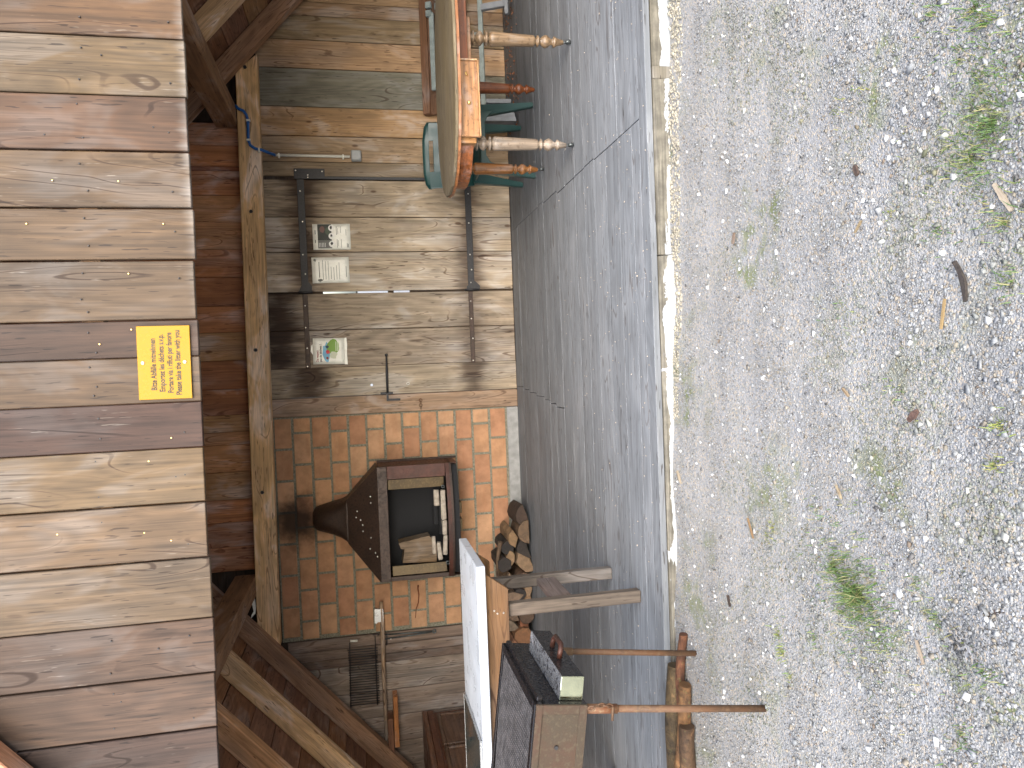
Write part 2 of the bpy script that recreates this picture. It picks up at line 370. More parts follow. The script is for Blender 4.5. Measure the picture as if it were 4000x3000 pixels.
# ------------------------------------------------------------------ the shelter
hut = tag(empty('wooden_shelter'), 'open-fronted weathered timber shelter with plank walls, brick fire wall and grey board floor', 'shelter')
def plank(par, x0, x1, z0, z1, yf, th, mat, col, jit=.0015, gap=.0, bev=.003, name='plank', slope=None):
    dy = random.uniform(-jit, jit)
    if slope is not None:                          # top cut to the slope of the roof
        a, b = x0+gap/2, x1-gap/2; za, zb = min(z1, under(a)+slope), min(z1, under(b)+slope); cx, cz = (a+b)/2, (z0+min(za, zb))/2
        pl = [(a-cx, z0-cz), (b-cx, z0-cz), (b-cx, zb-cz), (a-cx, za-cz)]
        if za > zb+.01 and under(b)+slope < z1 < under(a)+slope: pl = pl[:3]+[(RX+(RZ+slope-z1)/RM-cx, z1-cz), (a-cx, z1-cz)]
        if zb > za+.01 and under(a)+slope < z1 < under(b)+slope: pl = pl[:2]+[(b-cx, z1-cz), (RX-(RZ+slope-z1)/RM-cx, z1-cz), (a-cx, za-cz)]
        bm = bmesh.new(); bm_prism(bm, pl, 'y', 0, th)
        if bev: bmesh.ops.bevel(bm, geom=bm.edges[:], offset=bev, segments=1, affect='EDGES')
        return obj(name, tomesh(bm, name), M[mat], par, (cx, yf+dy, cz), color=col)
    return box(name, (x0+gap/2, yf+dy, z0), (x1-gap/2, yf+dy+th, z1), M[mat], par, bev, col)
# roof lines
RX, RZ, RM = 0.18, 4.17, 0.89                     # ridge x, underside of rafters at the ridge, slope
def under(x): return RZ - RM*abs(x-RX)
# --- front wall above the opening
fw = box0('front_wall', (-2.6, D1+.03, 2.35), (2.6, D1+.09, 2.43), M['wood_x'], hut, color=S(120, 90, 60))
FB = [2.58, 2.33, 2.09, 1.85, 1.61, 1.377, 1.144, .923, .694, .484, .241, .09, -.096, -.284, -.509, -.741, -.992, -1.224, -1.451, -1.69, -1.93, -2.17, -2.4]
FC = [(160,125,90)]*4 + [(164,124,84), (170,144,104), (150,112,84), (164,134,98), (160,132,100), (158,134,106), (116,90,76), (146,120,92), (110,80,70),
      (188,160,120), (184,154,120), (174,150,120), (144,116,98), (142,114,96), (116,92,84)] + [(130,105,95)]*3
screws_later = []
for i in range(len(FB)-1):
    x1, x0 = FB[i], FB[i+1]; xm = (x0+x1)/2
    zt = under(xm) + .13
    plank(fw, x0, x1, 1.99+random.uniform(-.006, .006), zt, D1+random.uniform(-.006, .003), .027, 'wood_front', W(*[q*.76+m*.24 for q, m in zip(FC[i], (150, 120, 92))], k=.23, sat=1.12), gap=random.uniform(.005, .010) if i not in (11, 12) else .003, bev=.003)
    if -1.7 < xm < 1.7:
        w_ = x1-x0
        screws_later += [(x0+w_*random.uniform(.15, .3), 2.39+random.uniform(-.02, .02)), (x0+w_*random.uniform(.7, .85), 2.39+random.uniform(-.02, .02)), (x0+w_*random.uniform(.2, .8), 2.05+random.uniform(-.01, .03))]
def screws(par, pts, y, rad, mat, name='nail'):
    bm = bmesh.new(); bmesh.ops.create_cone(bm, cap_ends=True, segments=8, radius1=rad, radius2=rad*.7, depth=.004)
    bmesh.ops.rotate(bm, verts=bm.verts[:], matrix=Matrix.Rotation(R(90), 3, 'X')); me = tomesh(bm, name)
    for x, z in pts: obj(name, me, mat, par, (x, y, z))
screws(fw, [(.80, 2.50), (.80, 2.26), (.63, 2.10), (.63, 2.60), (.43, 2.24), (.205, 2.24), (.15, 2.36), (-.33, 2.20), (-.24, 2.11), (-.62, 2.23), (-.60, 2.55), (-.66, 2.13)], D1-.004, .0035, M['brass'])
screws(fw, [(1.30, 2.30), (1.02, 2.12), (.98, 2.52), (.33, 2.42), (-.02, 2.38), (-.40, 2.10), (-.85, 2.40), (-1.10, 2.20), (-1.30, 2.35)] + screws_later, D1-.003, .004, M['black_iron'])
# --- roof: rafters, purlins, boards
roof = None
def roof_sheet():
    bm = bmesh.new()
    for s in (-1, 1):
        a = RX; b = RX + s*3.75
        o0, o1 = .235, .26
        poly = [(a, RZ+o0), (b, under(b)+o0), (b, under(b)+o1), (a, RZ+o1)]
        bm_prism(bm, poly, 'y', 3.06, 6.75)
    return obj('roof', tomesh(bm, 'roof'), M['wood_y'], hut, color=S(110, 80, 55))
roof = roof_sheet()
RH = .135/math.cos(math.atan(RM))                # vertical height of a rafter
ang = math.atan(RM)
def rafter(y0, y1, side, col, x_in=None, x_out=None):
    L = 4.75
    o = obj('rafter', box_me(L, y1-y0, .135, .004, 'rafter'), M['wood_x'], roof, color=col)
    # centre of the rafter, measured down the slope from the ridge
    cx = RX + side*(L/2)*math.cos(ang); cz = RZ - (L/2)*math.sin(ang)
    nx, nz = side*math.sin(ang), math.cos(ang)
    o.location = (cx + nx*.0675, (y0+y1)/2, cz + nz*.0675)
    o.rotation_euler = (0, side*ang, 0)
RY = [3.17, 3.95, 4.68, 5.42, 6.19]
RC = [(150,95,60), (150,105,62), (165,110,60), (176,132,80), (136,92,58)]
for y, c in zip(RY, RC):
    for side in (-1, 1): rafter(y-.05, y+.05, side, W(*c, k=1.75, sat=.68))
for side in (-1, 1):                              # boards across the rafters, their undersides in view
    d = .02; k = 0
    while d < 4.7:
        wdt = random.uniform(.19, .26)
        cx = RX + side*(d+wdt/2)*math.cos(ang); cz = RZ - (d+wdt/2)*math.sin(ang)
        nx, nz = side*math.sin(ang), math.cos(ang); off = .135+.001+.012+random.uniform(0, .004)
        obj('roof_board', box_me(wdt-.006, 3.58, .022, .002, 'roof_board'), M['wood_y'], roof, (cx+nx*off, 4.88, cz+nz*off), (0, side*ang, 0), S(*random.choice([(120,84,56), (105,72,50), (128,98,68), (112,80,62)]), k=1.5))
        d += wdt; k += 1
for x0, x1, z0 in ((2.0, 2.15, 2.215), (-1.775, -1.62, 2.235)):
    box('purlin', (x0, 3.3, z0), (x1, 6.345, z0+.17), M['wood_y'], roof, .006, S(122, 92, 66, k=1.3))
# --- back wall
def back_sheath():
    bm = bmesh.new()
    bm_box(bm, (1.60, D2+.03, -.1), (3.818, D2+.05, 2.1)); bm_box(bm, (-3.458, D2+.14, -.1), (-.20, D2+.16, 2.1))
    bm_prism(bm, [(-2.6, 2.0), (2.96, 2.0), (2.96, under(2.96)+.22), (RX, RZ+.22), (-2.6, under(-2.6)+.22)], 'y', D2+.062, D2+.08)
    bm_box(bm, (-.25, D2+.062, -.12), (1.65, D2+.075, .04))
    bm_box(bm, (-.34, D2+.031, -.1), (-.20, D2+.14, 2.1)); bm_box(bm, (-3.458, D2+.031, -.1), (-2.23, D2+.139, 2.1)); 
    return obj('back_wall', tomesh(bm, 'back_wall'), M['wood_x'], hut, color=S(70, 55, 42))
bw = back_sheath()
def roofcut(x0, x1): return min(under(x0), under(x1)) + .12
RB = [3.815, 3.48, 3.26, 3.047, 2.934, 2.735, 2.504, 2.191, 1.954, 1.741, 1.622]
RBC = [(150,110,70), (150,110,70), (165,125,80), (150,112,74), (140,112,74), (176,132,86), (112,106,86), (168,124,74), (154,122,84), (134,110,78)]
for i in range(len(RB)-1):
    plank(bw, RB[i+1], RB[i], .0, 2.06, D2, .026, 'wood_z', W(*RBC[i], k=1.12), jit=.003, bev=.003, gap=.005, slope=.13)
LB = [-2.222, -2.318, -2.40, -2.475, -2.713, -2.937, -3.16, -3.455]
LBC = [(118,94,76), (110,88,72), (92,70,55), (128,108,90), (120,100,84), (116,94,78), (108,88,72)]
for i in range(len(LB)-1):
    plank(bw, LB[i+1], LB[i], .0, 2.02, D2, .026, 'wood_old_z', W(*LBC[i], k=1.3), jit=.004, gap=.003, bev=.005, slope=.13)
UB = [2.05, 1.87, 1.70, 1.664, 1.466, 1.253, 1.031, .806, .573, .36, .13, -.101, -.313, -.451, -.555, -.778, -1.004, -1.19, -1.39, -1.59]
for i in range(len(UB)-1):
    x1, x0 = UB[i], UB[i+1]
    plank(bw, x0, x1, 2.10, 4.2, D2+.028, .024, 'wood_z', S(*random.choice([(140,92,58), (124,80,50), (132,98,64), (116,70,44), (146,104,68)]), k=1.8), jit=.004, gap=.002, bev=.004, slope=.15)
# tie beam on the back wall, its ends cut to the roof slope
tb = prism('tie_beam', [(-2.20, 2.065), (2.56, 2.035), (2.42, 2.205), (-2.03, 2.238)], 'y', D2-.11, D2-.004, M['wood_x'], hut, .005, S(196, 158, 110, k=1.3))
bmb = bmesh.new(); bmesh.ops.create_cone(bmb, cap_ends=True, segments=6, radius1=.016, radius2=.013, depth=.012)
bmesh.ops.rotate(bmb, verts=bmb.verts[:], matrix=Matrix.Rotation(R(90), 3, 'X')); bolt = tomesh(bmb, 'bolt')
for x, z in ((1.31, 2.135), (.205, 2.15), (-.94, 2.15), (2.45, 2.13)): obj('bolt', bolt, M['black_iron'], tb, (x, D2-.115, z))
# post between door and bricks
box('post', (-.352, D2-.004, .0), (-.203, D2+.12, 2.06), M['wood_z'], hut, .004, W(158, 124, 92, k=.95, sat=.8))
# --- brick panel
bp = box0('brick_panel', (-2.214, D2+.0045, .10), (-.355, D2+.13, 2.058), M['mortar'], hut, 0)
box('concrete_plinth', (-2.215, D2-.003, .0), (-.356, D2+.13, .099), M['concrete'], hut, .004)
LP, HP, MO = .2615, .1497, .0185
brick_me = {}
def brick_mesh(L):
    k = round(L, 3)
    if k not in brick_me: brick_me[k] = box_me(L, .06, HP-MO, .004, 'brick')
    return brick_me[k]
for c in range(13):
    zc = 2.055 - HP*(c+.5); x = -.366
    first = True
    while x > -2.19:
        L = LP-MO
        if first and c % 2 == 1: L = LP/2-MO
        first = False
        if x-L < -2.20: L = x+2.204
        if L > .03:
            b = random.choice([(178,136,102), (184,142,106), (172,130,98), (186,146,112), (180,138,106), (170,126,96)])
            obj('brick', brick_mesh(L), M['brick'], bp, (x-L/2, D2+.030+random.uniform(-.0025, .002), zc+random.uniform(-.0015, .0015)), (random.uniform(-.004, .004), 0, random.uniform(-.006, .006)), S(*b, k=.90))
        x -= L+MO
# --- side walls
for xa, xb in ((-3.50, -3.46), (3.82, 3.86)):
    box('side_wall', (xa, D1, -.1), (xb, D2+.1, under((xa+xb)/2)+.185), M['wood_y'], hut, 0, S(120, 90, 62))
# posts of the front opening, left and right of the view
for xa in (-3.43, 3.66): box('post', (xa, D1+.01, 0), (xa+.14, D1+.15, 1.1), M['wood_z'], hut, .004, S(140, 105, 70))
# --- floor
fl = box0('floor', (-3.45, D1+.03, -.14), (3.80, D2+.02, -.034), M['wood_x'], hut, 0, S(60, 55, 50))
FY = [3.25, 3.345, 3.45, 3.645, 3.84, 4.045, 4.23, 4.413, 4.642, 4.845, 5.05, 5.215, 5.382, 5.63, 5.88, 6.10, 6.352]
for i in range(len(FY)-1):
    y0, y1 = FY[i], FY[i+1]
    cuts = [-3.44, 1.15+random.uniform(-.008, .008), 3.79] if i < 9 else [-3.44, -.30+.05*(i-9)*.4, 1.17+random.uniform(-.008, .008), 3.79]
    if i == 0: cuts = [-3.44, 3.79]
    for a, b in zip(cuts, cuts[1:]):
        g = random.uniform(.0012, .003); e = .006 if i < 11 else .003
        dz = random.uniform(-.002, 0.0)
        t = random.uniform(-6, 6)
        box('plank', (a+e/2, y0+g/2, -.030+dz), (b-e/2, y1-g/2, dz), M['wood_floor'], fl, .0012, S(144+t, 149+t, 154+t, k=.55))
def sill(a, b, zt, yo, seed, wear):
    rr = random.Random(seed); n = int((b-a)/.03)+1; bm = bmesh.new(); rings = []
    ph = [rr.uniform(0, 6) for _ in range(8)]
    for i in range(n+1):
        x = a+(b-a)*i/n
        w1 = wear*(.5+.5*math.sin(x*5.3+ph[0])*math.sin(x*2.1+ph[1]))+rr.uniform(0, .003); w2 = wear*(.5+.5*math.sin(x*7.9+ph[2]))+rr.uniform(0, .003)
        lo = .006*math.sin(x*4.4+ph[3])+rr.uniform(-.002, .002)
        rings.append([bm.verts.new(q) for q in ((x, yo+.11, zt), (x, yo+.012+w1, zt-.001), (x, yo+.003+w1*.3, zt-.008-w2*.4), (x, yo+.002+lo*.3, zt-.045), (x, yo-.002+lo*.5, zt-.075), (x, yo, -.30), (x, yo+.11, -.30))])
    for p, q in zip(rings, rings[1:]):
        for k in range(7): bm.faces.new((p[k], p[(k+1) % 7], q[(k+1) % 7], q[k]))
    bm.faces.new(rings[0]); bm.faces.new(rings[-1][::-1]); bmesh.ops.recalc_face_normals(bm, faces=bm.faces[:])
    obj('sill_beam', tomesh(bm, 'sill_beam'), M['peeling_paint'], hut)
sill(1.36, 3.8, -.034, 3.262, 1, .012); sill(.49, 1.352, -.034, 3.246, 2, .014); sill(-3.45, .484, -.034, 3.236, 3, .016)
box('sill_block', (1.30, 3.243, -.2), (1.358, 3.30, -.036), M['wood_sill'], hut, .004, S(130, 122, 104, k=.6))
# --- door of two leaves
jamb = None
dl_r = box0('door_leaf', (.695, D2+.037, .01), (1.60, D2+.055, 2.08), M['wood_x'], hut, .002, S(110, 90, 70))
dl_l = box0('door_leaf', (.02, D2+.037, .01), (.640, D2+.055, 2.08), M['wood_x'], hut, .002, S(110, 90, 70))
DB = [1.596, 1.289, .999, .672]; DC = [(150,128,98), (156,134,104), (164,142,112)]
for i in range(3): plank(dl_r, DB[i+1], DB[i], .003, 2.085, D2+.002, .032, 'wood_door', W(*DC[i], k=1.2), jit=.0015, bev=.003, gap=.006)
DB2 = [.660, .355, .043]; DC2 = [(142,122,96), (138,118,94)]
for i in range(2): plank(dl_l, DB2[i+1], DB2[i], .003, 2.08, D2+.002, .032, 'wood_door_sooty', W(*DC2[i], k=1.2), jit=.0015, bev=.003, gap=.006)
def holed_plank():
    x0, x1, z0, z1 = -.197, .0425, .003, 2.08; hx, hz, hr = -.116, 1.247, .0115
    cx, cz = (x0+x1)/2, (z0+z1)/2
    bm = bmesh.new()
    rect = [(x0, z0), (x1, z0), (x1, z1), (x0, z1)]; circ = [(hx+hr*math.cos(2*math.pi*k/16), hz+hr*math.sin(2*math.pi*k/16)) for k in range(16)]
    layers = []
    for y in (D2+.002, D2+.034):
        loops = []
        for lp in (rect, circ): loops.append([bm.verts.new((p[0]-cx, y-D2, p[1]-cz)) for p in lp])
        es = [bm.edges.new((lp[k], lp[(k+1) % len(lp)])) for lp in loops for k in range(len(lp))]
        bmesh.ops.triangle_fill(bm, use_beauty=True, use_dissolve=False, edges=es)
        layers.append(loops)
    for la, lb in zip(*layers):
        for k in range(len(la)): bm.faces.new((la[k], la[(k+1) % len(la)], lb[(k+1) % len(la)], lb[k]))
    bmesh.ops.recalc_face_normals(bm, faces=bm.faces[:])
    obj('plank', tomesh(bm, 'plank'), M['wood_door'], dl_l, (cx, D2, cz), color=W(146, 126, 98, k=1.2))
holed_plank()
for z0, z1 in ((0, .895), (1.03, 1.078), (1.336, 1.344), (1.612, 2.09)):   # what closes the slit between the leaves
    box('closing_strip', (.641, D2+.0355, z0), (.694, D2+.05, z1), M['wood_z'], dl_r, 0, S(70, 55, 40))
box('door_head', (-.21, D2+.035, 2.06), (1.62, D2+.06, 2.11), M['wood_x'], hut, 0, S(90, 70, 50))
def strap(par, x0, x1, z, hgt, mat, dots, name='strap_hinge'):
    bm = bmesh.new(); bm_box(bm, (x0, D2-.006, z-hgt/2), (x1, D2+.0005, z+hgt/2)); bmesh.ops.bevel(bm, geom=bm.edges[:], offset=.002, segments=1, affect='EDGES')
    for x in dots:
        ret = bmesh.ops.create_cone(bm, cap_ends=True, segments=8, radius1=.0065, radius2=.004, depth=.004, matrix=Matrix.Translation((x, D2-.008, z+random.uniform(-.008, .008))) @ Matrix.Rotation(R(90), 4, 'X'))
        for v in ret['verts']:
            for f in v.link_faces: f.material_index = 1
    return obj(name, tomesh(bm, name), [mat, M['screw']], par)
strap(dl_r, .69, 1.598, 1.752, .058, M['black_iron'], [1.50, 1.25, .98, .82, .72])
strap(dl_r, .69, 1.598, .368, .055, M['black_iron'], [1.49, 1.24, .97, .84, .73])
strap(dl_l, .045, .655, 1.755, .040, M['stove_steel'], [.56, .38, .21, .06])
strap(dl_l, .040, .655, .378, .038, M['stove_steel'], [.57, .42, .25, .06])
for z, s in ((1.752, 1), (.368, -1)):              # middle hinges: knuckle and a three-cornered plate
    bm = bmesh.new(); bm_prism(bm, [(.665, z-.055), (.72, z-.055), (.755, z-.03), (.72, z+.03), (.665, z+.055)] if s > 0 else [(.665, z-.07), (.70, z-.075), (.745, z-.03), (.70, z+.04), (.665, z+.04)], 'y', D2-.012, D2-.0065)
    bm_tube(bm, [(.668, D2-.012, z-.06), (.668, D2-.012, z+.06)], .009, 10)
    bmesh.ops.recalc_face_normals(bm, faces=bm.faces[:]); obj('hinge', tomesh(bm, 'hinge'), M['black_iron'], dl_r)
bm = bmesh.new(); bm_box(bm, (1.598, D2-.018, .02), (1.620, D2-.001, 1.80)); bm_box(bm, (1.6205, D2-.016, 1.555), (1.682, D2-.004, 1.80))
rod = obj('hinge_rod', tomesh(bm, 'hinge_rod'), M['black_iron'], dl_r)
screws(hut, [(1.665, 1.785), (1.63, 1.69), (1.66, 1.575), (1.61, 1.69)], D2-.018, .006, M['screw'], 'screw')
# latch
bm = bmesh.new(); bm_tube(bm, [(.13, D2-.03, 1.117), (-.02, D2-.03, 1.119), (-.20, D2-.03, 1.121)], [.006, .011, .009], 10)
bmesh.ops.create_uvsphere(bm, u_segments=10, v_segments=8, radius=.013, matrix=Matrix.Translation((.132, D2-.03, 1.117)))
bm_box(bm, (-.197, D2-.022, 1.075), (-.180, D2-.006, 1.178)); bm_box(bm, (-.253, D2-.040, 1.112), (-.19, D2-.02, 1.13)); bm_box(bm, (-.255, D2-.03, 1.015), (-.238, D2-.006, 1.13))
bm_box(bm, (-.03, D2-.026, 1.113), (-.015, D2+.002, 1.126))
obj('latch', tomesh(bm, 'latch'), M['black_iron'], dl_l)
bm = bmesh.new(); bm_tube(bm, [(-.116+.011*math.cos(t), D2-.004, .944+.011*math.sin(t)) for t in np.linspace(0, 2*math.pi, 13)], .0035, 6, cap=False)
obj('ring', tomesh(bm, 'ring'), M['screw'], dl_l)

# ------------------------------------------------------------------ chain on the post
def chain(name, pts, rad, wire, mat, label):
    """links strung along a row of points"""
    root = tag(empty(name, pts[0]), label, 'chain')
    for i, (a, b) in enumerate(zip(pts, pts[1:])):
        a, b = Vector(a)-Vector(pts[0]), Vector(b)-Vector(pts[0]); m = (a+b)/2; d = (b-a).normalized()
        side = d.cross(Vector((0, 1, 0))).normalized() if i % 2 == 0 else Vector((0, 1, 0))
        L = (b-a).length/2*1.18
        q = [m + d*L*math.cos(t) + side*rad*math.sin(t) for t in np.linspace(0, 2*math.pi, 13)]
        bm = bmesh.new(); bm_tube(bm, q, wire, 6, cap=False); obj('link', tomesh(bm, 'link'), mat, root)
    return root
chain('rusty_chain', [(-.252, D2-.012, .845), (-.273, D2-.012, .845), (-.294, D2-.012, .846), (-.315, D2-.012, .846), (-.336, D2-.012, .846)], .013, .0035, M['rust'], 'short rusty chain of four links nailed to the post beside the brick wall')

# ------------------------------------------------------------------ text helper
def text_me(s, width=None, height=None, bold=.0):
    cu = bpy.data.curves.new('t', 'FONT'); cu.body = s; cu.size = 1.0; cu.fill_mode = 'FRONT'; cu.offset = bold
    o = bpy.data.objects.new('t', cu); COL.objects.link(o)
    bpy.context.view_layer.update()
    me = bpy.data.meshes.new_from_object(o.evaluated_get(bpy.context.evaluated_depsgraph_get()))
    bpy.data.objects.remove(o); bpy.data.curves.remove(cu)
    n = len(me.vertices); a = np.empty(n*3, 'f'); me.vertices.foreach_get('co', a); a = a.reshape(n, 3)
    x0, x1 = a[:, 0].min(), a[:, 0].max()
    a[:, 0] -= x0; sx = (width/(x1-x0)) if width else height; sz = height/.72
    b = np.empty_like(a); b[:, 0] = a[:, 0]*sx; b[:, 1] = 0; b[:, 2] = a[:, 1]*sz
    me.vertices.foreach_set('co', b.ravel()); me.update(); me.name = 'lettering'
    return me
# yellow sign
sg = tag(obj('litter_sign', box_me(.298, .004, .202, .0015, 'litter_sign'), M['yellow_plate'], None, (.068, D1-.0075, 2.121), (0, R(.3), 0)), 'yellow plate with four lines of black lettering screwed to the front planks', 'sign')
for t, x0, x1, z in (('Bitte Abfälle mitnehmen', -.043, .166, 2.153), ('Emportez les déchets s.v.p.', -.050, .182, 2.122), ('Portare via i rifiuti per favore', -.056, .189, 2.0905), ('Please take the litter with you', -.065, .198, 2.0595)):
    o = obj('lettering', text_me(t, x1-x0, .0215, .022), M['sign_ink'], sg, (x0-.068, -.0028, z-2.121))
for x, z in ((.0, .081), (.0, -.078)):
    bm = bmesh.new(); bmesh.ops.create_cone(bm, cap_ends=True, segments=12, radius1=.0075, radius2=.005, depth=.004, matrix=Matrix.Rotation(R(90), 4, 'X'))
    obj('screw', tomesh(bm, 'screw'), M['screw'], sg, (x, -.004, z))

# notices on the door
def rects(name, rs, col, par, y, mat='print'):
    bm = bmesh.new()
    for x0, z0, x1, z1 in rs: bm_box(bm, (x0, y-.0006, z0), (x1, y, z1))
    return obj(name, tomesh(bm, name), M[mat], par, color=col)
def blob(name, cx, cz, rx, rz, col, par, y, n=14, jag=.15, mat='print', seed=1):
    rr = random.Random(seed); bm = bmesh.new()
    p = [(cx+rx*math.cos(2*math.pi*k/n)*(1+rr.uniform(-jag, jag)), cz+rz*math.sin(2*math.pi*k/n)*(1+rr.uniform(-jag, jag))) for k in range(n)]
    bm_prism(bm, p, 'y', y-.0006, y); return obj(name, tomesh(bm, name), M[mat], par, color=col)
def sheet(w_, h_, loc, rot, label):
    # a page in a sleeve, slightly buckled
    bm = bmesh.new(); nx, nz = 6, 8; g = {}
    for i in range(nx+1):
        for j in range(nz+1):
            for k in (0, 1): g[i, j, k] = bm.verts.new((-w_/2+w_*i/nx, -.0018*k + .0022*math.sin(i*1.7+j*.9)*(.3+.7*abs(i/nx-.5)), -h_/2+h_*j/nz))
    for i in range(nx):
        for j in range(nz):
            f = bm.faces.new((g[i,j,1], g[i+1,j,1], g[i+1,j+1,1], g[i,j+1,1])); f.smooth = True
            bm.faces.new((g[i,j,0], g[i,j+1,0], g[i+1,j+1,0], g[i+1,j,0])).smooth = True
    for i in range(nx):
        bm.faces.new((g[i,0,0], g[i+1,0,0], g[i+1,0,1], g[i,0,1])); bm.faces.new((g[i,nz,1], g[i+1,nz,1], g[i+1,nz,0], g[i,nz,0]))
    for j in range(nz):
        bm.faces.new((g[0,j,1], g[0,j+1,1], g[0,j+1,0], g[0,j,0])); bm.faces.new((g[nx,j,0], g[nx,j+1,0], g[nx,j+1,1], g[nx,j,1]))
    bmesh.ops.recalc_face_normals(bm, faces=bm.faces[:])
    return tag(obj('notice', tomesh(bm, 'notice'), M['paper'], None, loc, rot), label, 'notice')
YP = -.0055
n1 = sheet(.212, .303, (1.125, D2-.004, 1.521), (0, R(-.4), 0), 'notice with a dark photo and three round icons on the right door leaf')
rects('photo', [(-.03, .0, .103, .112)], S(46, 50, 44), n1, YP); rects('photo', [(-.095, .0, -.031, .112)], S(104, 104, 100), n1, YP)
blob('figure', .06, .075, .028, .02, S(110, 78, 70), n1, YP-.0008, seed=4); blob('figure', .045, .03, .03, .02, S(70, 84, 66), n1, YP-.0008, seed=5)
rects('print_line', [(-.085+.0, .10-.012*k, -.05, .104-.012*k) for k in range(5)], S(225, 225, 220), n1, YP-.0008)
for cx in (.072, .005, -.06):
    blob('icon', cx, .0, .026, .025, S(236, 236, 230), n1, YP-.0016, 18, 0); blob('icon_mark', cx+.003, .002, .012, .010, S(58, 56, 54), n1, YP-.0024, 9, .4, seed=int(cx*1000)+200)
rects('print_line', [(-.05, .128, -.025, .134), (.02, .128, .055, .134), (-.09, -.045, -.02, -.041), (.015, -.042, .085, -.038), (-.09, -.078, -.02, -.075), (.03, -.075, .085, -.072), (-.08, -.055, -.03, -.052), (.02, -.052, .07, -.049), (-.09, -.125, -.055, -.121), (-.09, -.134, -.06, -.130), (.01, -.118, .06, -.115)], S(92, 90, 86), n1, YP)
n2 = sheet(.212, .300, (.850, D2-.004, 1.541), (0, R(-.6), 0), 'white notice of printed text lines beside the slit between the door leaves')
rects('print_line', [(-.06, .088, .07, .094)] + [(-.085+random.uniform(0, .01), .06-.022*k, .085-random.uniform(0, .07), .0635-.022*k) for k in range(7)] + [(-.06, -.128, .03, -.124)], S(84, 84, 80), n2, YP)
blob('drawing', -.082, .085, .012, .022, S(110, 112, 106), n2, YP, 8, .45, seed=9); blob('drawing', .085, .125, .014, .012, S(110, 112, 106), n2, YP, 8, .45, seed=3)
n3 = sheet(.215, .255, (.180, D2-.004, 1.585), (0, R(1.2), 0), 'colourful notice in a torn clear sleeve on the left door leaf')
p = obj('lettering', text_me('De respect', .095, .019, .02), M['print'], n3, (-.088, YP-.001, .083), color=S(140, 30, 36))
p = obj('lettering', text_me('pas de déchets !', .145, .018, .02), M['print'], n3, (-.088, YP-.001, .058), color=S(62, 36, 44))
blob('sky_patch', -.01, .018, .075, .033, S(120, 178, 208), n3, YP, 14, .2, seed=2); blob('grass_patch', .035, -.035, .062, .05, S(120, 160, 62), n3, YP-.0007, 14, .15, seed=6)
blob('figure', -.035, -.035, .035, .03, S(200, 204, 180), n3, YP-.0014, 10, .3, seed=7); blob('figure', -.005, .008, .018, .017, S(196, 40, 44), n3, YP-.0022, 9, .3, seed=8); blob('figure', .035, .012, .013, .013, S(46, 66, 84), n3, YP-.0022, 9, .3, seed=10)
blob('figure', -.058, .012, .012, .01, S(150, 60, 48), n3, YP-.0022, 8, .3, seed=11); rects('print_line', [(.0, -.06-.012*k, .08, -.056-.012*k) for k in range(3)], S(236, 240, 220), n3, YP-.0026)
bm = bmesh.new(); bm_prism(bm, [(-.11, -.128), (.108, -.128), (.112, -.145), (.05, -.150), (-.02, -.146), (-.112, -.152)], 'y', -.002, 0); bm_prism(bm, [(-.03, .128), (.06, .128), (.045, .142), (0, .147)], 'y', -.002, 0)
obj('sleeve', tomesh(bm, 'sleeve'), M['paper'], n3)

# ------------------------------------------------------------------ conduit
cn = tag(empty('cable_conduit', (1.79, D2, 1.95)), 'blue flexible conduit bending into a white tube down to a grey junction box', 'conduit')
L0 = Vector((1.79, D2, 1.95))
def rel(pts): return [Vector(q)-L0 for q in pts]
yb = D2-.125
tube('blue_hose', rel([(2.14, yb, 2.215), (2.115, yb, 2.19), (2.10, yb, 2.155), (2.07, yb, 2.135), (2.025, yb, 2.124), (1.94, yb, 2.127), (1.87, yb, 2.128), (1.83, yb, 2.115), (1.805, yb, 2.08), (1.795, yb, 2.03), (1.79, yb+.05, 1.99), (1.787, D2-.018, 1.94)]), .0115, M['blue_plastic'], cn, 10)
tube('white_tube', rel([(1.787, D2-.016, 1.955), (1.785, D2-.016, 1.345)]), .011, M['white_plastic'], cn, 10)
for x, z in ((2.025, 2.124), (1.87, 2.128)):
    o = box('clip', (x-.008, yb-.016, z-.018), (x+.008, yb+.012, z+.014), M['white_plastic'], None, .002); o.parent = cn; o.location = o.location-L0
for x, y, z in ((1.795, yb, 2.05), (1.787, D2-.016, 1.91), (1.786, D2-.016, 1.40)):
    o = box('clip', (x-.022, y-.013, z-.007), (x+.014, y+.015, z+.007), M['white_plastic'], None, .002); o.parent = cn; o.location = o.location-L0
o = box('junction_box', (1.745, D2-.055, 1.252), (1.832, D2-.003, 1.335), M['grey_plastic'], None, .008); o.parent = cn; o.location = o.location-L0
o = box('lid', (1.752, D2-.060, 1.259), (1.825, D2-.0555, 1.328), M['grey_plastic'], None, .003); o.parent = cn; o.location = o.location-L0

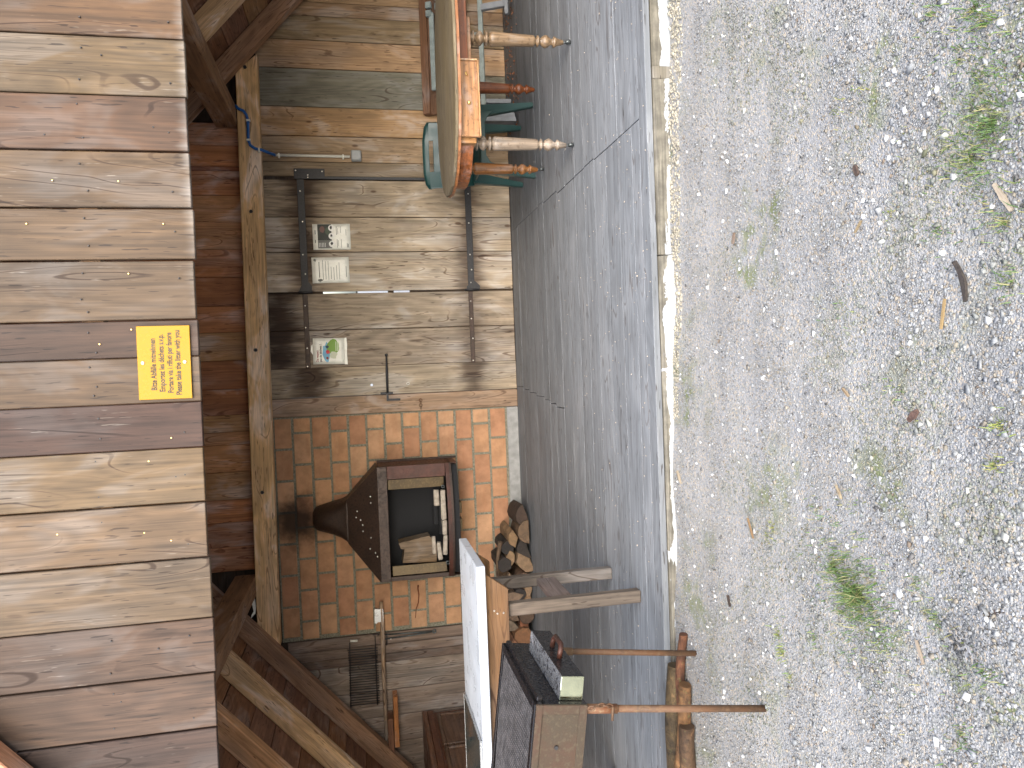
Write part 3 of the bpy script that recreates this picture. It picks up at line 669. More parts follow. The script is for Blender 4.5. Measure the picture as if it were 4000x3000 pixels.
# ------------------------------------------------------------------ dining table with turned legs
tbl = tag(empty('dining_table', (1.65, 4.75, 0)), 'oval-ended wooden table with worn grey top and turned legs on the right of the floor', 'table')
def trel(o): o.location = Vector(o.location)-Vector((1.65, 4.75, 0)); o.parent = tbl; return o
def top_outline(grow=0.0):
    xa, xb, ya, yb2 = 1.08-grow, 2.52+grow, 4.16-grow, 5.10+grow
    cy = (ya+yb2)/2; b = (yb2-ya)/2; a = .62; pts = []
    for k in range(13):
        t = math.pi/2 + math.pi*k/12; pts.append((xa+a+a*math.copysign(abs(math.cos(t))**.85, math.cos(t)), cy+b*math.copysign(abs(math.sin(t))**.85, math.sin(t))))
    for k in range(13):
        t = -math.pi/2 + math.pi*k/12; pts.append((xb-a+a*math.copysign(abs(math.cos(t))**.85, math.cos(t)), cy+b*math.copysign(abs(math.sin(t))**.85, math.sin(t))))
    return pts
bm = bmesh.new(); bm_prism(bm, top_outline(), 'z', .735, .752); bmesh.ops.bevel(bm, geom=[e for e in bm.edges if abs(e.verts[0].co.z-e.verts[1].co.z) < 1e-5], offset=.004, segments=2, affect='EDGES')
trel(obj('table_top', tomesh(bm, 'table_top'), M['wood_floor'], color=S(120, 108, 84, k=.8)))
bm = bmesh.new(); bm_prism(bm, top_outline(.004), 'z', .720, .7345); trel(obj('edge_moulding', tomesh(bm, 'edge_moulding'), M['varnish_x'], color=S(176, 116, 72, k=.7)))
def apron_arc():
    bm = bmesh.new(); P = []
    xa, ya, yb2 = 1.13, 4.25, 5.02; cy = (ya+yb2)/2; b = (yb2-ya)/2; a = .52
    for k in range(17):
        t = math.pi/2 + math.pi*k/16; P.append((xa+a+a*math.copysign(abs(math.cos(t))**.85, math.cos(t)), cy+b*math.copysign(abs(math.sin(t))**.85, math.sin(t))))
    Q = [(x+(1.65-x)*.045, y+(cy-y)*.05) for x, y in P]
    for a0, a1, b0, b1 in zip(P, P[1:], Q, Q[1:]):
        bm_prism(bm, [a0, a1, b1, b0], 'z', .635, .7195)
    return tomesh(bm, 'apron')
trel(obj('apron', apron_arc(), M['varnish_x'], color=S(166, 98, 54, k=.7)))
ap = trel(box('drawer_front', (1.322, 4.238, .612), (1.752, 4.262, .7195), M['varnish_x'], None, .002, S(176, 128, 84, k=.75)))
trel(box('back_rail', (1.40, 5.0, .63), (2.3, 5.02, .7195), M['varnish_x'], None, .002, S(120, 72, 40)))
trel(box('inner_rail', (1.764, 4.31, .65), (2.48, 4.335, .7195), M['varnish_x'], None, .002, S(120, 66, 34)))
for lo, hi in (((1.322, 4.228, .6025), (1.757, 4.262, .6115)), ((1.7522, 4.228, .6118), (1.763, 4.262, .7194))):
    trel(box('moulding', lo, hi, M['varnish_x'], None, .002, S(196, 150, 100, k=.8)))
bm = bmesh.new(); bmesh.ops.create_uvsphere(bm, u_segments=12, v_segments=8, radius=.011, matrix=Matrix.Translation((1.512, 4.23, .667)))
trel(obj('knob', tomesh(bm, 'knob', True), M['brass']))
bm = bmesh.new(); bm_tube(bm, [(1.668, 4.232, .667), (1.672, 4.226, .679), (1.682, 4.228, .681), (1.688, 4.234, .671)], .003, 6); trel(obj('hook', tomesh(bm, 'hook'), M['brass']))
PROF = [(.0, .045), (.010, .045), (.014, .05), (.022, .085), (.030, .098), (.033, .106), (.020, .112), (.017, .122), (.033, .145), (.038, .160), (.028, .180), (.017, .190), (.018, .197), (.033, .202), (.033, .211), (.019, .216), (.019, .222),
        (.031, .228), (.033, .24), (.041, .47), (.042, .492), (.036, .503), (.019, .508), (.019, .514), (.040, .518), (.041, .526), (.019, .531), (.020, .538), (.042, .556), (.043, .566), (.028, .584), (.018, .588), (.018, .594), (.042, .598), (.042, .605), (.022, .609), (.033, .616), (.033, .623)]
leg_bm = bmesh.new(); bm_lathe(leg_bm, PROF, 20); leg_me = tomesh(leg_bm, 'leg')
leg_me.materials.append(M['varnish_z'])
cb = bmesh.new(); bm_tube(cb, [(0, 0, .05), (0, 0, .026)], .006, 8); bm_tube(cb, [(-.008, -.008, .018), (.008, -.008, .018)], .018, 14); caster_me = tomesh(cb, 'caster'); caster_me.materials.append(M['tin'])
for x, y, c, caster, blk in ((1.338, 4.415, (188,168,146), 1, 1), (1.955, 4.40, (168,140,108), 1, 0), (1.385, 5.15, (190,126,66), 1, 1), (1.95, 5.16, (150,84,44), 0, 1)):
    l = trel(obj('leg', leg_me, None, None, (x, y, 0), color=W(*c, k=.5, sat=1.0)))
    if caster: obj('caster', caster_me, None, l, (0, 0, 0))
    if blk: trel(box('leg_block', (x-.041, y-.041-(.10 if y < 4.5 else 0), .624), (x+.041, y+.041, .7192), M['varnish_z'], None, .003, S(186, 136, 84, k=.75)))
trel(box('extension_rail', (1.80, 4.345, .6245), (2.055, 4.46, .668), M['varnish_x'], None, .003, S(150, 112, 80)))

# ------------------------------------------------------------------ green plastic chair
ch = tag(empty('plastic_chair', (1.665, 5.6, 0)), 'dark green plastic armless chair tucked behind the oval-ended table', 'chair')
def seat():
    bm = bmesh.new(); g = {}; nx, ny = 10, 8
    for i in range(nx+1):
        for j in range(ny+1):
            u = -1+2*i/nx; v = j/ny
            x = u*(.235-.02*v); y = -.24+.44*v; z = .425-.025*v-.012*(1-u*u)*math.sin(math.pi*v)-.02*(max(0, .15-v)/.15)**2
            for k in (0, 1): g[i,j,k] = bm.verts.new((x, y, z-.012*k))
    for i in range(nx):
        for j in range(ny):
            for k, o in ((0, 1), (1, -1)):
                q = [g[i,j,k], g[i+1,j,k], g[i+1,j+1,k], g[i,j+1,k]]; bm.faces.new(q[::o]).smooth = True
    for i in range(nx):
        for j in (0, ny): bm.faces.new((g[i,j,0], g[i+1,j,0], g[i+1,j,1], g[i,j,1]))
    for j in range(ny):
        for i in (0, nx): bm.faces.new((g[i,j,0], g[i,j+1,0], g[i,j+1,1], g[i,j,1]))
    bmesh.ops.recalc_face_normals(bm, faces=bm.faces[:]); return tomesh(bm, 'seat')
obj('seat', seat(), M['green_plastic'], ch)
def backrest():
    bm = bmesh.new(); W, z0, z1 = .26, .40, .785
    us = [-1, -.97, -.85, -.48, -.47, 0, .47, .48, .85, .97, 1]; vs = [0, .3, .6, .78, .79, .87, .88, .94, 1]
    g = {}
    for i, u in enumerate(us):
        for j, v in enumerate(vs):
            half = W*(1-.06*(1-v)); top = 1.0-.10*max(0, (abs(u)-.6)/.4)**2.2
            x = u*half; z = z0+(z1-z0)*v*(top if v > .9 else 1); y = .205+.07*v-.03*u*u
            for k in (0, 1): g[i,j,k] = bm.verts.new((x, y+.012*k, z))
    hole = lambda i, j: 4 <= i <= 5 and j == 4 or (3 < i < 7 and j == 4)
    hole = lambda i, j: us[i] >= -.475 and us[i+1] <= .475 and j == 4
    for i in range(len(us)-1):
        for j in range(len(vs)-1):
            if hole(i, j): continue
            for k, o in ((0, 1), (1, -1)):
                q = [g[i,j,k], g[i+1,j,k], g[i+1,j+1,k], g[i,j+1,k]]; bm.faces.new(q[::o]).smooth = True
            for (di, dj, a, b) in ((-1, 0, (i,j), (i,j+1)), (1, 0, (i+1,j), (i+1,j+1)), (0, -1, (i,j), (i+1,j)), (0, 1, (i,j+1), (i+1,j+1))):
                ii, jj = i+di, j+dj
                if ii < 0 or jj < 0 or ii >= len(us)-1 or jj >= len(vs)-1 or hole(ii, jj):
                    bm.faces.new((g[a[0],a[1],0], g[b[0],b[1],0], g[b[0],b[1],1], g[a[0],a[1],1]))
    bmesh.ops.recalc_face_normals(bm, faces=bm.faces[:]); return tomesh(bm, 'backrest')
obj('backrest', backrest(), M['green_plastic'], ch)
def chair_leg(sx, yb_, yt, fx, tx):
    bm = bmesh.new()
    wb, wt = .034, .085
    a = [(fx-wb/2*1.0, yb_-.02), (fx+wb/2, yb_-.02), (fx+wb/2, yb_+.025), (fx-wb/2, yb_+.025)]
    b = [(tx-wt/2, yt-.02), (tx+wt/2, yt-.02), (tx+wt/2, yt+.04), (tx-wt/2, yt+.04)]
    va = [bm.verts.new((p[0], p[1], .002)) for p in a]; vb = [bm.verts.new((p[0], p[1], .405)) for p in b]
    bm.faces.new(va[::-1]); bm.faces.new(vb)
    for k in range(4): bm.faces.new((va[k], va[(k+1) % 4], vb[(k+1) % 4], vb[k]))
    bmesh.ops.bevel(bm, geom=bm.edges[:], offset=.005, segments=2, affect='EDGES')
    return tomesh(bm, 'leg')
for sx in (-1, 1):
    obj('leg', chair_leg(sx, -.20, -.215, sx*.262, sx*.20), M['green_plastic'], ch)
    obj('leg', chair_leg(sx, .22, .16, sx*.225, sx*.19), M['green_plastic'], ch)
arch = [(-.20, .412), (.20, .412), (.20, .30), (.165, .345), (.12, .372), (-.12, .372), (-.165, .345), (-.20, .30)]
prism('apron', arch, 'y', -.236, -.222, M['green_plastic'], ch, .003)

# ------------------------------------------------------------------ folded table leaning on the back wall
ft = tag(empty('folded_table', (2.75, 5.97, 0), (R(-27), 0, 0)), 'brown slab of a folded garden table with grey-green leg frame, leaning on the back wall', 'folded table')
# local: x along the slab, z up the slab, -y to the room
box('slab', (-.61, -.005, .40), (.85, .035, .80), M['wood_old_x'], ft, .006, S(112, 80, 56))
box('edge_rail', (-.61, -.035, .735), (.85, -.0055, .80), M['wood_old_x'], ft, .005, S(120, 84, 58))
for lo, hi in (((-.43, -.06, .665), (.21, -.036, .705)), ((-.365, -.058, .28), (-.315, -.036, .664)), ((-.06, -.058, .28), (-.01, -.036, .664)), ((-.62, -.06, .24), (.85, -.036, .279))):
    box('frame_rail', lo, hi, M['painted_grey'], ft, .003)
for i, x in enumerate((-.22, -.14, -.06, .06, .15, .24, .32)):
    box('slat', (x, -.034-.002*(i % 2), .60-.01*(i % 3)), (x+.055, -.0065, .66), M['painted_grey'], ft, .003)
for x in (.18, .25, .34): box('hinge_block', (x, -.07, .68), (x+.05, -.036, .73), M['painted_grey'], ft, .004)
box('frame_leg', (.70, -.10, .01), (.75, -.062, .24), M['bench_grey'], ft, .003)
box('frame_leg', (.14, -.10, .01), (.19, -.062, .24), M['bench_grey'], ft, .003)
box('foot', (.06, -.14, -.0), (.2, -.1005, .03), M['bench_grey'], ft, .003)

# grey boards standing together at the wall, behind the chair
for i, (x, yb_, lab) in enumerate(((1.985, 5.90, 'grey board nearest the green chair leg in the upright stack under the table'), (2.027, 5.935, 'second grey board from the chair leg in the upright stack'), (2.069, 5.97, 'middle grey board in the upright stack behind the chair'), (2.125, 6.02, 'fourth grey board from the chair leg in the upright stack'), (2.185, 6.06, 'grey board farthest right in the upright stack by the turned back leg'))):
    o = obj('grey_board', box_me(.034, .15, .46, .003, 'grey_board'), M['bench_grey'], None, (x, yb_+.075, .245), (R(-5), 0, 0))
    tag(o, lab, 'board', 'grey boards standing against the back wall')

# ------------------------------------------------------------------ fireplace
st = tag(empty('fireplace', (-1.225, D2, .6)), 'black steel open fireplace with tapering hood mounted on the brick wall', 'fireplace')
SX0, SX1, SY = -1.69, -.765, 6.0
L1 = Vector((-1.225, D2, .6))
def srel(o): o.parent = st; o.location = Vector(o.location)-L1; return o
def sbox(name, lo, hi, mat, bev=.003, rot=(0, 0, 0)): return srel(box(name, lo, hi, M[mat], None, bev, None, rot))
YW = D2-.004
sbox('side_plate', (SX1-.006, SY+.002, .60), (SX1, YW, 1.235), 'stove_rusty', .001)
sbox('side_plate', (SX0, SY+.002, .60), (SX0+.006, YW, 1.235), 'stove_steel', .001)
sbox('back_plate', (SX0+.007, YW-.03, .66), (SX1-.007, YW-.022, 1.235), 'charcoal', 0)
sbox('top_rail', (SX0, SY-.012, 1.165), (SX1, SY, 1.245), 'stove_steel', .003)
sbox('right_stile', (SX1-.105, SY-.010, .70), (SX1, SY-.001, 1.1645), 'stove_rusty', .002)
sbox('left_stile', (SX0, SY-.010, .70), (SX0+.035, SY-.001, 1.1645), 'stove_steel', .002)
# bowed hearth plate
n = 12; front = [(SX0+(SX1-SX0)*k/n, SY-.012-.115*math.sin(math.pi*k/n)**.8) for k in range(n+1)]
bm = bmesh.new(); bm_prism(bm, front+[(SX1, YW), (SX0, YW)], 'z', .652, .668); srel(obj('hearth_plate', tomesh(bm, 'hearth_plate'), M['stove_steel']))
bm = bmesh.new(); inner = [(x, y+.008) for x, y in front]
for a, b, c, d in zip(front, front[1:], inner, inner[1:]): bm_prism(bm, [a, b, d, c], 'z', .6685, .700)
srel(obj('hearth_rim', tomesh(bm, 'hearth_rim'), M['stove_rusty']))
bm = bmesh.new(); bm_prism(bm, [(x*.96-.05, y+.05) for x, y in front]+[(SX1-.04, YW), (SX0+.04, YW)], 'z', .60, .6515); srel(obj('underplate', tomesh(bm, 'underplate'), M['charcoal']))
sbox('wall_flange', (SX1-.002, YW-.025, .565), (SX1+.014, YW, 1.235), 'stove_steel', .002)
for i, (a, b) in enumerate(((-1.33, -1.225), (-1.18, -1.09), (-1.52, -1.40))): sbox('fire_brick', (a, SY-.02, .575), (b, SY+.08, .5995), 'brassy_panel', .003)
# folded fire doors
sbox('door_panel', (-.957, SY+.012, .712), (-.874, SY+.020, 1.160), 'brassy_panel', .002, (0, 0, R(-8)))
sbox('door_panel', (-1.652, SY+.012, .712), (-1.575, SY+.020, 1.150), 'brassy_panel', .002, (0, 0, R(10)))
bm = bmesh.new(); bm_tube(bm, [(-1.575+.013*math.cos(t), SY-.016, .706+.013*math.sin(t)) for t in np.linspace(0, 2*math.pi, 13)], .005, 6, cap=False); srel(obj('ring_handle', tomesh(bm, 'ring_handle'), M['tin']))
bm = bmesh.new(); bm_tube(bm, [(-.955+.011*math.cos(t), SY-.012, .722+.011*math.sin(t)) for t in np.linspace(0, 2*math.pi, 13)], .004, 6, cap=False); srel(obj('ring_handle', tomesh(bm, 'ring_handle'), M['tin']))
def hood():
    # a four-sided frustum up to the neck, then a rounded neck bending into the wall: half loops against the wall
    bm = bmesh.new(); K = 28
    def half(z, xc, a, b, ex):
        ring = []
        for k in range(K+1):
            t = math.pi*k/K; c, s_ = math.cos(t), math.sin(t)
            ring.append(bm.verts.new((xc+a*math.copysign(abs(c)**(2/ex), c)-L1.x, YW-b*abs(s_)**(2/ex)-L1.y, z-L1.z)))
        return ring
    q = []
    for z, xc, a, b in ((1.2455, -1.2275, .4625, .36), (1.49, -1.208, .178, .222)):
        q.append([bm.verts.new((xc+sx*a-L1.x, YW-d*b-L1.y, z-L1.z)) for sx, d in ((1, 0), (1, 1), (-1, 1), (-1, 0))])
    for k in range(4): bm.faces.new((q[0][k], q[0][(k+1) % 4], q[1][(k+1) % 4], q[1][k]))
    bm.faces.new(q[0][::-1]); bm.faces.new(q[1])
    secs = [(1.478, -1.209, .190, .2285, 40), (1.50, -1.207, .170, .217, 12), (1.54, -1.205, .152, .206, 5), (1.60, -1.203, .138, .190, 2.8), (1.67, -1.202, .118, .174, 2.2), (1.72, -1.202, .105, .150, 2), (1.75, -1.202, .088, .115, 2), (1.768, -1.202, .060, .07, 2), (1.775, -1.202, .02, .02, 2)]
    rings = [half(*t) for t in secs]
    for a, b in zip(rings, rings[1:]):
        for k in range(K): bm.faces.new((a[k], a[k+1], b[k+1], b[k])).smooth = True
        bm.faces.new((a[0], b[0], b[-1], a[-1]))
    bm.faces.new(rings[-1]); bm.faces.new(rings[0][::-1])
    bmesh.ops.recalc_face_normals(bm, faces=bm.faces[:])
    h_ = obj('hood', tomesh(bm, 'hood'), M['stove_steel'], st)
    # flecks of old paint on the front
    bm = bmesh.new()
    for x, z in ((-1.00, 1.30), (-1.05, 1.30), (-1.12, 1.41), (-1.17, 1.42), (-1.19, 1.385), (-1.23, 1.37), (-1.28, 1.37), (-1.33, 1.31), (-1.42, 1.32), (-1.45, 1.28), (-1.48, 1.265)):
        t = (z-1.2455)/.2445; y = YW-(.36+(.222-.36)*t)-.0015
        bmesh.ops.create_icosphere(bm, subdivisions=1, radius=.0045, matrix=Matrix.Translation((x-L1.x, y-L1.y, z-L1.z)) @ Matrix.Diagonal((1.3, .4, 1, 1)))
    obj('paint_fleck', tomesh(bm, 'paint_fleck'), M['white_plastic'], h_)
hood()
# wood in the fireplace
def chunk(name, x0, x1, y0, y1, z0, z1, col, label, rot=(0, 0, 0), mat='ash_wood', grp='wood pieces laid in the fireplace'):
    o = box(name, (x0, y0, z0), (x1, y1, z1), M[mat], None, .006, None, rot)
    for v in o.data.vertices: v.co += Vector((random.uniform(-.004, .004), random.uniform(-.004, .004), random.uniform(-.004, .004)))
    return tag(o, label, 'firewood', grp)
chunk('wood_piece', -1.225, -.985, 5.99, 6.03, .702, .742, 0, 'pale square wood piece at the front right of the fireplace hearth')
chunk('wood_piece', -1.350, -1.232, 5.985, 6.03, .702, .740, 0, 'short pale wood piece in the middle of the hearth front row')
chunk('wood_piece', -1.515, -1.355, 5.99, 6.03, .703, .738, 0, 'pale wood piece at the left end of the hearth front row', (0, R(4), 0))
chunk('wood_piece', -1.565, -1.42, 6.05, 6.085, .745, .780, 0, 'wood piece lying in the second layer below the split log', (0, R(-3), 0))
chunk('wood_piece', -1.515, -1.372, 6.06, 6.10, .790, .822, 0, 'topmost short wood piece leaning at the split log in the fireplace', (0, R(-2), 0))
chunk('wood_piece', -1.12, -.99, 6.05, 6.10, .748, .795, 0, 'rounded whitish wood piece at the right inside the fireplace')
chunk('burnt_log', -1.36, -1.10, 6.06, 6.14, .705, .755, 0, 'charred black log across the middle of the hearth', (0, 0, R(5)), 'charcoal')
chunk('burnt_log', -1.28, -1.12, 6.10, 6.16, .757, .80, 0, 'charred black stub lying on the charred log', (0, 0, R(-8)), 'charcoal')
bm = bmesh.new(); bm_prism(bm, [(-1.365, .84), (-1.405, 1.09), (-1.455, 1.075), (-1.46, 1.045), (-1.57, 1.065), (-1.585, .79), (-1.45, .78)], 'y', 6.075, 6.22, 0)
tag(obj('split_log', tomesh(bm, 'split_log'), M['wood_old_z'], color=S(120, 96, 66)), 'wide split log standing on end at the left inside the fireplace', 'firewood', 'wood pieces laid in the fireplace')

# ------------------------------------------------------------------ tools on the left of the back wall
ax = tag(empty('axe', (-2.1, 6.28, 1.25)), 'long-handled axe lying level on wall pegs left of the fireplace', 'axe')
bm = bmesh.new(); bm_tube(bm, [(.165, 0, .0), (.0, 0, -.004), (-.45, 0, .002), (-1.04, 0, .0)], [.016, .018, .017, .016], 8); obj('handle', tomesh(bm, 'handle'), M['wood_old_x'], ax, color=S(150, 122, 92))
bm = bmesh.new(); bm_prism(bm, [(.11, -.015), (.115, .055), (.0, .058), (-.01, .045), (.005, .03), (.0, -.015)], 'y', -.014, .014); obj('axe_head', tomesh(bm, 'axe_head'), M['steel'], ax)
gr = tag(empty('grill_rack', (-2.56, 6.325, 1.41)), 'rusty wire grill rack hanging upright on the planks above the axe', 'grill rack')
for k in range(23):
    x = .235-.0213*k
    bm = bmesh.new(); bm_tube(bm, [(x, 0, .128+random.uniform(-.004, .004)), (x-.008, 0, -.118)], .0042, 5, smooth=True); obj('wire', tomesh(bm, 'wire'), M['black_iron'], gr)
for z, dz in ((.112, 0), (-.098, -.01)):
    bm = bmesh.new(); bm_tube(bm, [(.30 if z > 0 else .24, -.005, z-.003), (.235, -.005, z), (-.255, -.005, z+dz+.012)], .0045, 6); obj('frame_rod', tomesh(bm, 'frame_rod'), M['black_iron'], gr)
bm = bmesh.new(); bm_tube(bm, [(.312, -.005, .105), (.308, -.005, .045)], .010, 8); obj('grip', tomesh(bm, 'grip'), M['white_plastic'], gr)
bm = bmesh.new(); bm_tube(bm, [(.24, -.005, -.10), (.33, -.006, -.10), (.345, -.006, -.08), (.345, -.006, -.14), (.33, -.006, -.12)], .004, 6); obj('handle_loop', tomesh(bm, 'handle_loop'), M['black_iron'], gr)
tg = tag(empty('fire_tongs', (-2.25, 6.335, 1.2)), 'dark folded fire tongs hanging below the right end of the axe', 'tongs')
for dx in (-.018, .018):
    bm = bmesh.new(); bm_tube(bm, [(dx, 0, .03), (dx*.6, -.004, -.2), (.003, -.004, -.385)], .0065, 8); obj('arm', tomesh(bm, 'arm'), M['tin'], tg)
bm = bmesh.new(); bm_tube(bm, [(.003+.013*math.cos(t), -.006, -.39+.013*math.sin(t)) for t in np.linspace(0, 2*math.pi, 13)], .006, 8, cap=False); obj('eye', tomesh(bm, 'eye'), M['tin'], tg)
bm = bmesh.new(); bm_tube(bm, [(-.07, -.006, .015), (.03, -.006, .012)], .005, 8); obj('hook', tomesh(bm, 'hook'), M['black_iron'], tg)
screws(tg, [(-.02, -.02)], -.012, .006, M['screw'], 'rivet')
tag(box('shelf_board', (-3.14, 6.20, 1.148), (-2.718, 6.345, 1.186), M['wood_x'], None, .003, S(170, 110, 62)), 'short orange-brown board fixed to the planks under the axe handle', 'board')
tag(box('shelf_board', (-3.20, 6.17, 1.192), (-2.885, 6.345, 1.238), M['wood_x'], None, .003, S(120, 82, 60)), 'reddish board stub resting on the orange board by the roof', 'board')
def twig(name, pts, rad, mat, label, cat='twig', col=None):
    bm = bmesh.new(); n = len(pts); bm_tube(bm, pts, [rad*(1-.6*i/(n-1)) for i in range(n)], 7); return tag(obj(name, tomesh(bm, name), mat, color=col), label, cat)
twig('twig', [(-1.84, 6.343, .93), (-1.87, 6.34, .935), (-1.92, 6.34, .928), (-1.99, 6.34, .935), (-2.04, 6.343, .955), (-2.12, 6.344, .965)], .007, M['bark'], 'thin brown curved root clinging to the bricks beside the fireplace', 'root', S(120, 66, 36))
# pale plate added in place of daylight through a gap at the left beam end
bm = bmesh.new(); bm_prism(bm, [(-1.79, 2.25), (-1.86, 2.242), (-1.92, 2.25), (-1.955, 2.285), (-1.93, 2.28), (-1.90, 2.262), (-1.86, 2.268), (-1.80, 2.285)], 'y', 6.26, 6.27)
tag(obj('daylight_patch', tomesh(bm, 'daylight_patch'), M['paper']), 'pale plate standing in for daylight in the gap above the left end of the beam', 'daylight patch')

# chest in the left corner, its front to the right
cx0 = -2.93
cs = tag(empty('wooden_chest', (cx0, 5.7, 0)), 'reddish brown wooden chest with moulded panels in the left back corner', 'chest')
box('body', (-.42, -.62, .06), (-.004, .60, .90), M['varnish_y'], cs, .003, S(104, 60, 38))
box('lid', (-.44, -.64, .905), (.02, .61, .945), M['varnish_y'], cs, .006, S(112, 74, 52))
box('top_moulding', (-.003, -.62, .85), (.018, .60, .903), M['varnish_y'], cs, .004, S(92, 52, 32))
for y0, y1 in ((.03, .50), (-.53, -.06)):
    p = box('panel', (-.003, y0, .16), (.008, y1, .80), M['varnish_y'], cs, .004, W(128, 84, 56, k=.8))
    for lo, hi in (((-.002, y0-.03, .80), (.020, y1+.03, .83)), ((-.002, y0-.03, .13), (.020, y1+.03, .16)), ((-.002, y0-.03, .1605), (.020, y0-.001, .7995)), ((-.002, y1+.001, .1605), (.020, y1+.03, .7995))):
        box('panel_moulding', lo, hi, M['varnish_y'], cs, .005, W(122, 82, 54, k=.8))
for z in (.75, .20):
    bm = bmesh.new(); bmesh.ops.create_uvsphere(bm, u_segments=10, v_segments=6, radius=.014, matrix=Matrix.Translation((.006, -.015, z))); obj('stud', tomesh(bm, 'stud', True), M['varnish_y'], cs, color=S(70, 40, 26))
for y in (-.58, .54): box('foot', (-.40, y-.03, 0), (-.02, y+.03, .0595), M['varnish_y'], cs, .004, S(84, 50, 32))

# ------------------------------------------------------------------ firewood stack
def log_end(x, z, r, ang0, ang1, col, bark, label, y0=None, rough=.12, rotz=0):
    """split log along y: a sector of a round, cut faces pale, bark on the arc"""
    bm = bmesh.new(); rr = random.Random(int((x+5)*1000))
    pts = []
    if ang1-ang0 >= 350:
        K = 12
        pts = [(r*(1+rr.uniform(-rough, rough))*math.cos(2*math.pi*k/K), r*(1+rr.uniform(-rough, rough))*math.sin(2*math.pi*k/K)) for k in range(K)]
    else:
        K = 7; pts = [(0, 0)] + [(r*1.25*(1+rr.uniform(-rough, rough)*.6)*math.cos(R(ang0+(ang1-ang0)*k/K)), r*1.25*(1+rr.uniform(-rough, rough)*.6)*math.sin(R(ang0+(ang1-ang0)*k/K))) for k in range(K+1)]
        cx = sum(p[0] for p in pts)/len(pts); cz = sum(p[1] for p in pts)/len(pts); pts = [(p[0]-cx, p[1]-cz) for p in pts]
    y0 = (5.99+rr.uniform(-.03, .05)) if y0 is None else y0
    bm_prism(bm, pts, 'y', -.165, .165, 0, 1)
    bmesh.ops.bevel(bm, geom=bm.edges[:], offset=.004, segments=1, affect='EDGES')
    o = obj('firewood_log', tomesh(bm, 'firewood_log'), [M['bark'], M['cut_wood']], None, (x, y0+.165, z), (rr.uniform(-.05, .05), 0, rr.uniform(-.08, .08)), W(*col, k=.36, sat=.85))
    return tag(o, label, 'firewood', 'firewood stacked along the back wall')
WL = [(-1.25, .085, .085, 20, 190, (92,66,48), 'dark split log at the right end of the firewood stack'),
      (-1.375, .072, .085, 0, 180, (150,116,82), 'low brown split log second from the right end of the stack'),
      (-1.405, .175, .072, 30, 165, (196,152,102), 'pale yellowish wedge on top near the right end of the stack'),
      (-1.505, .080, .080, 10, 200, (70,58,50), 'dark barked split log on the floor beside the pale wedge'),
      (-1.575, .165, .072, 200, 330, (204,160,112), 'pale kite-shaped split log in the middle of the stack'),
      (-1.645, .078, .100, 60, 200, (190,150,108), 'large pale half-round log on the floor in the stack'),
      (-1.62, .235, .065, 0, 360, (64,54,48), 'dark round log under the stick on the stack'),
      (-1.49, .20, .060, 0, 360, (52,44,40), 'dark log with bark behind the pale wedge'),
      (-1.77, .20, .070, 180, 330, (176,140,104), 'pale log hidden behind the rear table leg'),
      (-1.76, .075, .075, 0, 360, (150,110,80), 'round log on the floor behind the rear table leg'),
      (-1.835, .055, .066, 20, 160, (190,150,110), 'small pale wedge on the floor left of the rear table leg'),
      (-1.895, .175, .080, 100, 250, (176,142,112), 'tall pale split log left of the rear table leg'),
      (-1.875, .112, .055, 0, 360, (58,50,48), 'dark wet log in the middle between the table legs'),
      (-1.945, .060, .066, 10, 150, (198,152,108), 'pale triangular log end low beside the front table leg'),
      (-2.03, .19, .075, 0, 200, (150,118,90), 'split log high behind the front table leg'),
      (-2.05, .065, .075, 0, 360, (120,88,64), 'round log low behind the front table leg'),
      (-2.13, .20, .070, 60, 220, (160,136,110), 'greyish split log just left of the front table leg'),
      (-2.13, .075, .066, 190, 350, (176,104,62), 'orange log end low on the left of the front table leg'),
      (-2.215, .105, .088, 0, 360, (186,124,76), 'big orange round log on the left of the front table leg'),
      (-2.30, .18, .085, 200, 330, (172,112,74), 'orange-brown wedge pointing down near the grill'),
      (-2.345, .07, .085, 0, 360, (44,38,36), 'dark log low at the left next to the grill'),
      (-2.43, .19, .080, 0, 360, (120,92,66), 'brown log behind the grill at the left end of the stack'),
      (-2.47, .075, .080, 0, 180, (140,104,74), 'low split log hidden by the grill at the far left of the stack')]
for x, z, r, a0, a1, c, lab in WL: log_end(x*1.012, z, r*.92, a0, a1, c, None, lab)
twig('stick', [(-1.45, 6.02, .262), (-1.58, 6.03, .287), (-1.74, 6.04, .298)], .022, M['bark'], 'thick dark stick lying on top of the firewood stack', 'stick', S(84, 66, 50))

# ------------------------------------------------------------------ white-topped table
wt = tag(empty('serving_table', (-1.6, 3.77, 0)), 'white-topped wooden work table with weathered legs at the left', 'table')
L2 = Vector((-1.6, 3.77, 0))
def wrel(o): o.parent = wt; o.location = Vector(o.location)-L2; return o
wrel(box('table_top', (-2.62, 3.46, .803), (-.945, 4.075, .845), M['white_laminate'], None, .003))
for y0, y1 in ((3.50, 3.525), (4.02, 4.045)):
    wrel(prism('apron', [(-2.58, .802), (-.99, .802), (-1.075, .688), (-2.48, .688)], 'y', y0, y1, M['wood_old_x'], None, .003, S(150, 108, 64, k=.55)))
for x in (-1.222, -2.40):
    for y in (3.526, 4.083-.12):
        wrel(box('leg', (x, y, 0), (x+.062, y+.057, .7995), M['wood_old_z'], None, .005, S(128, 114, 100, k=.62)))
    wrel(box('stretcher', (x+.012, 3.5835, .335), (x+.045, 3.9625, .44), M['wood_old_y'], None, .003, S(104, 82, 70)))
screws(wt, [(-1.19+1.6, .745), (-1.19+1.6, .715), (-1.175+1.6, .76)], -.272, .005, M['screw'], 'screw')
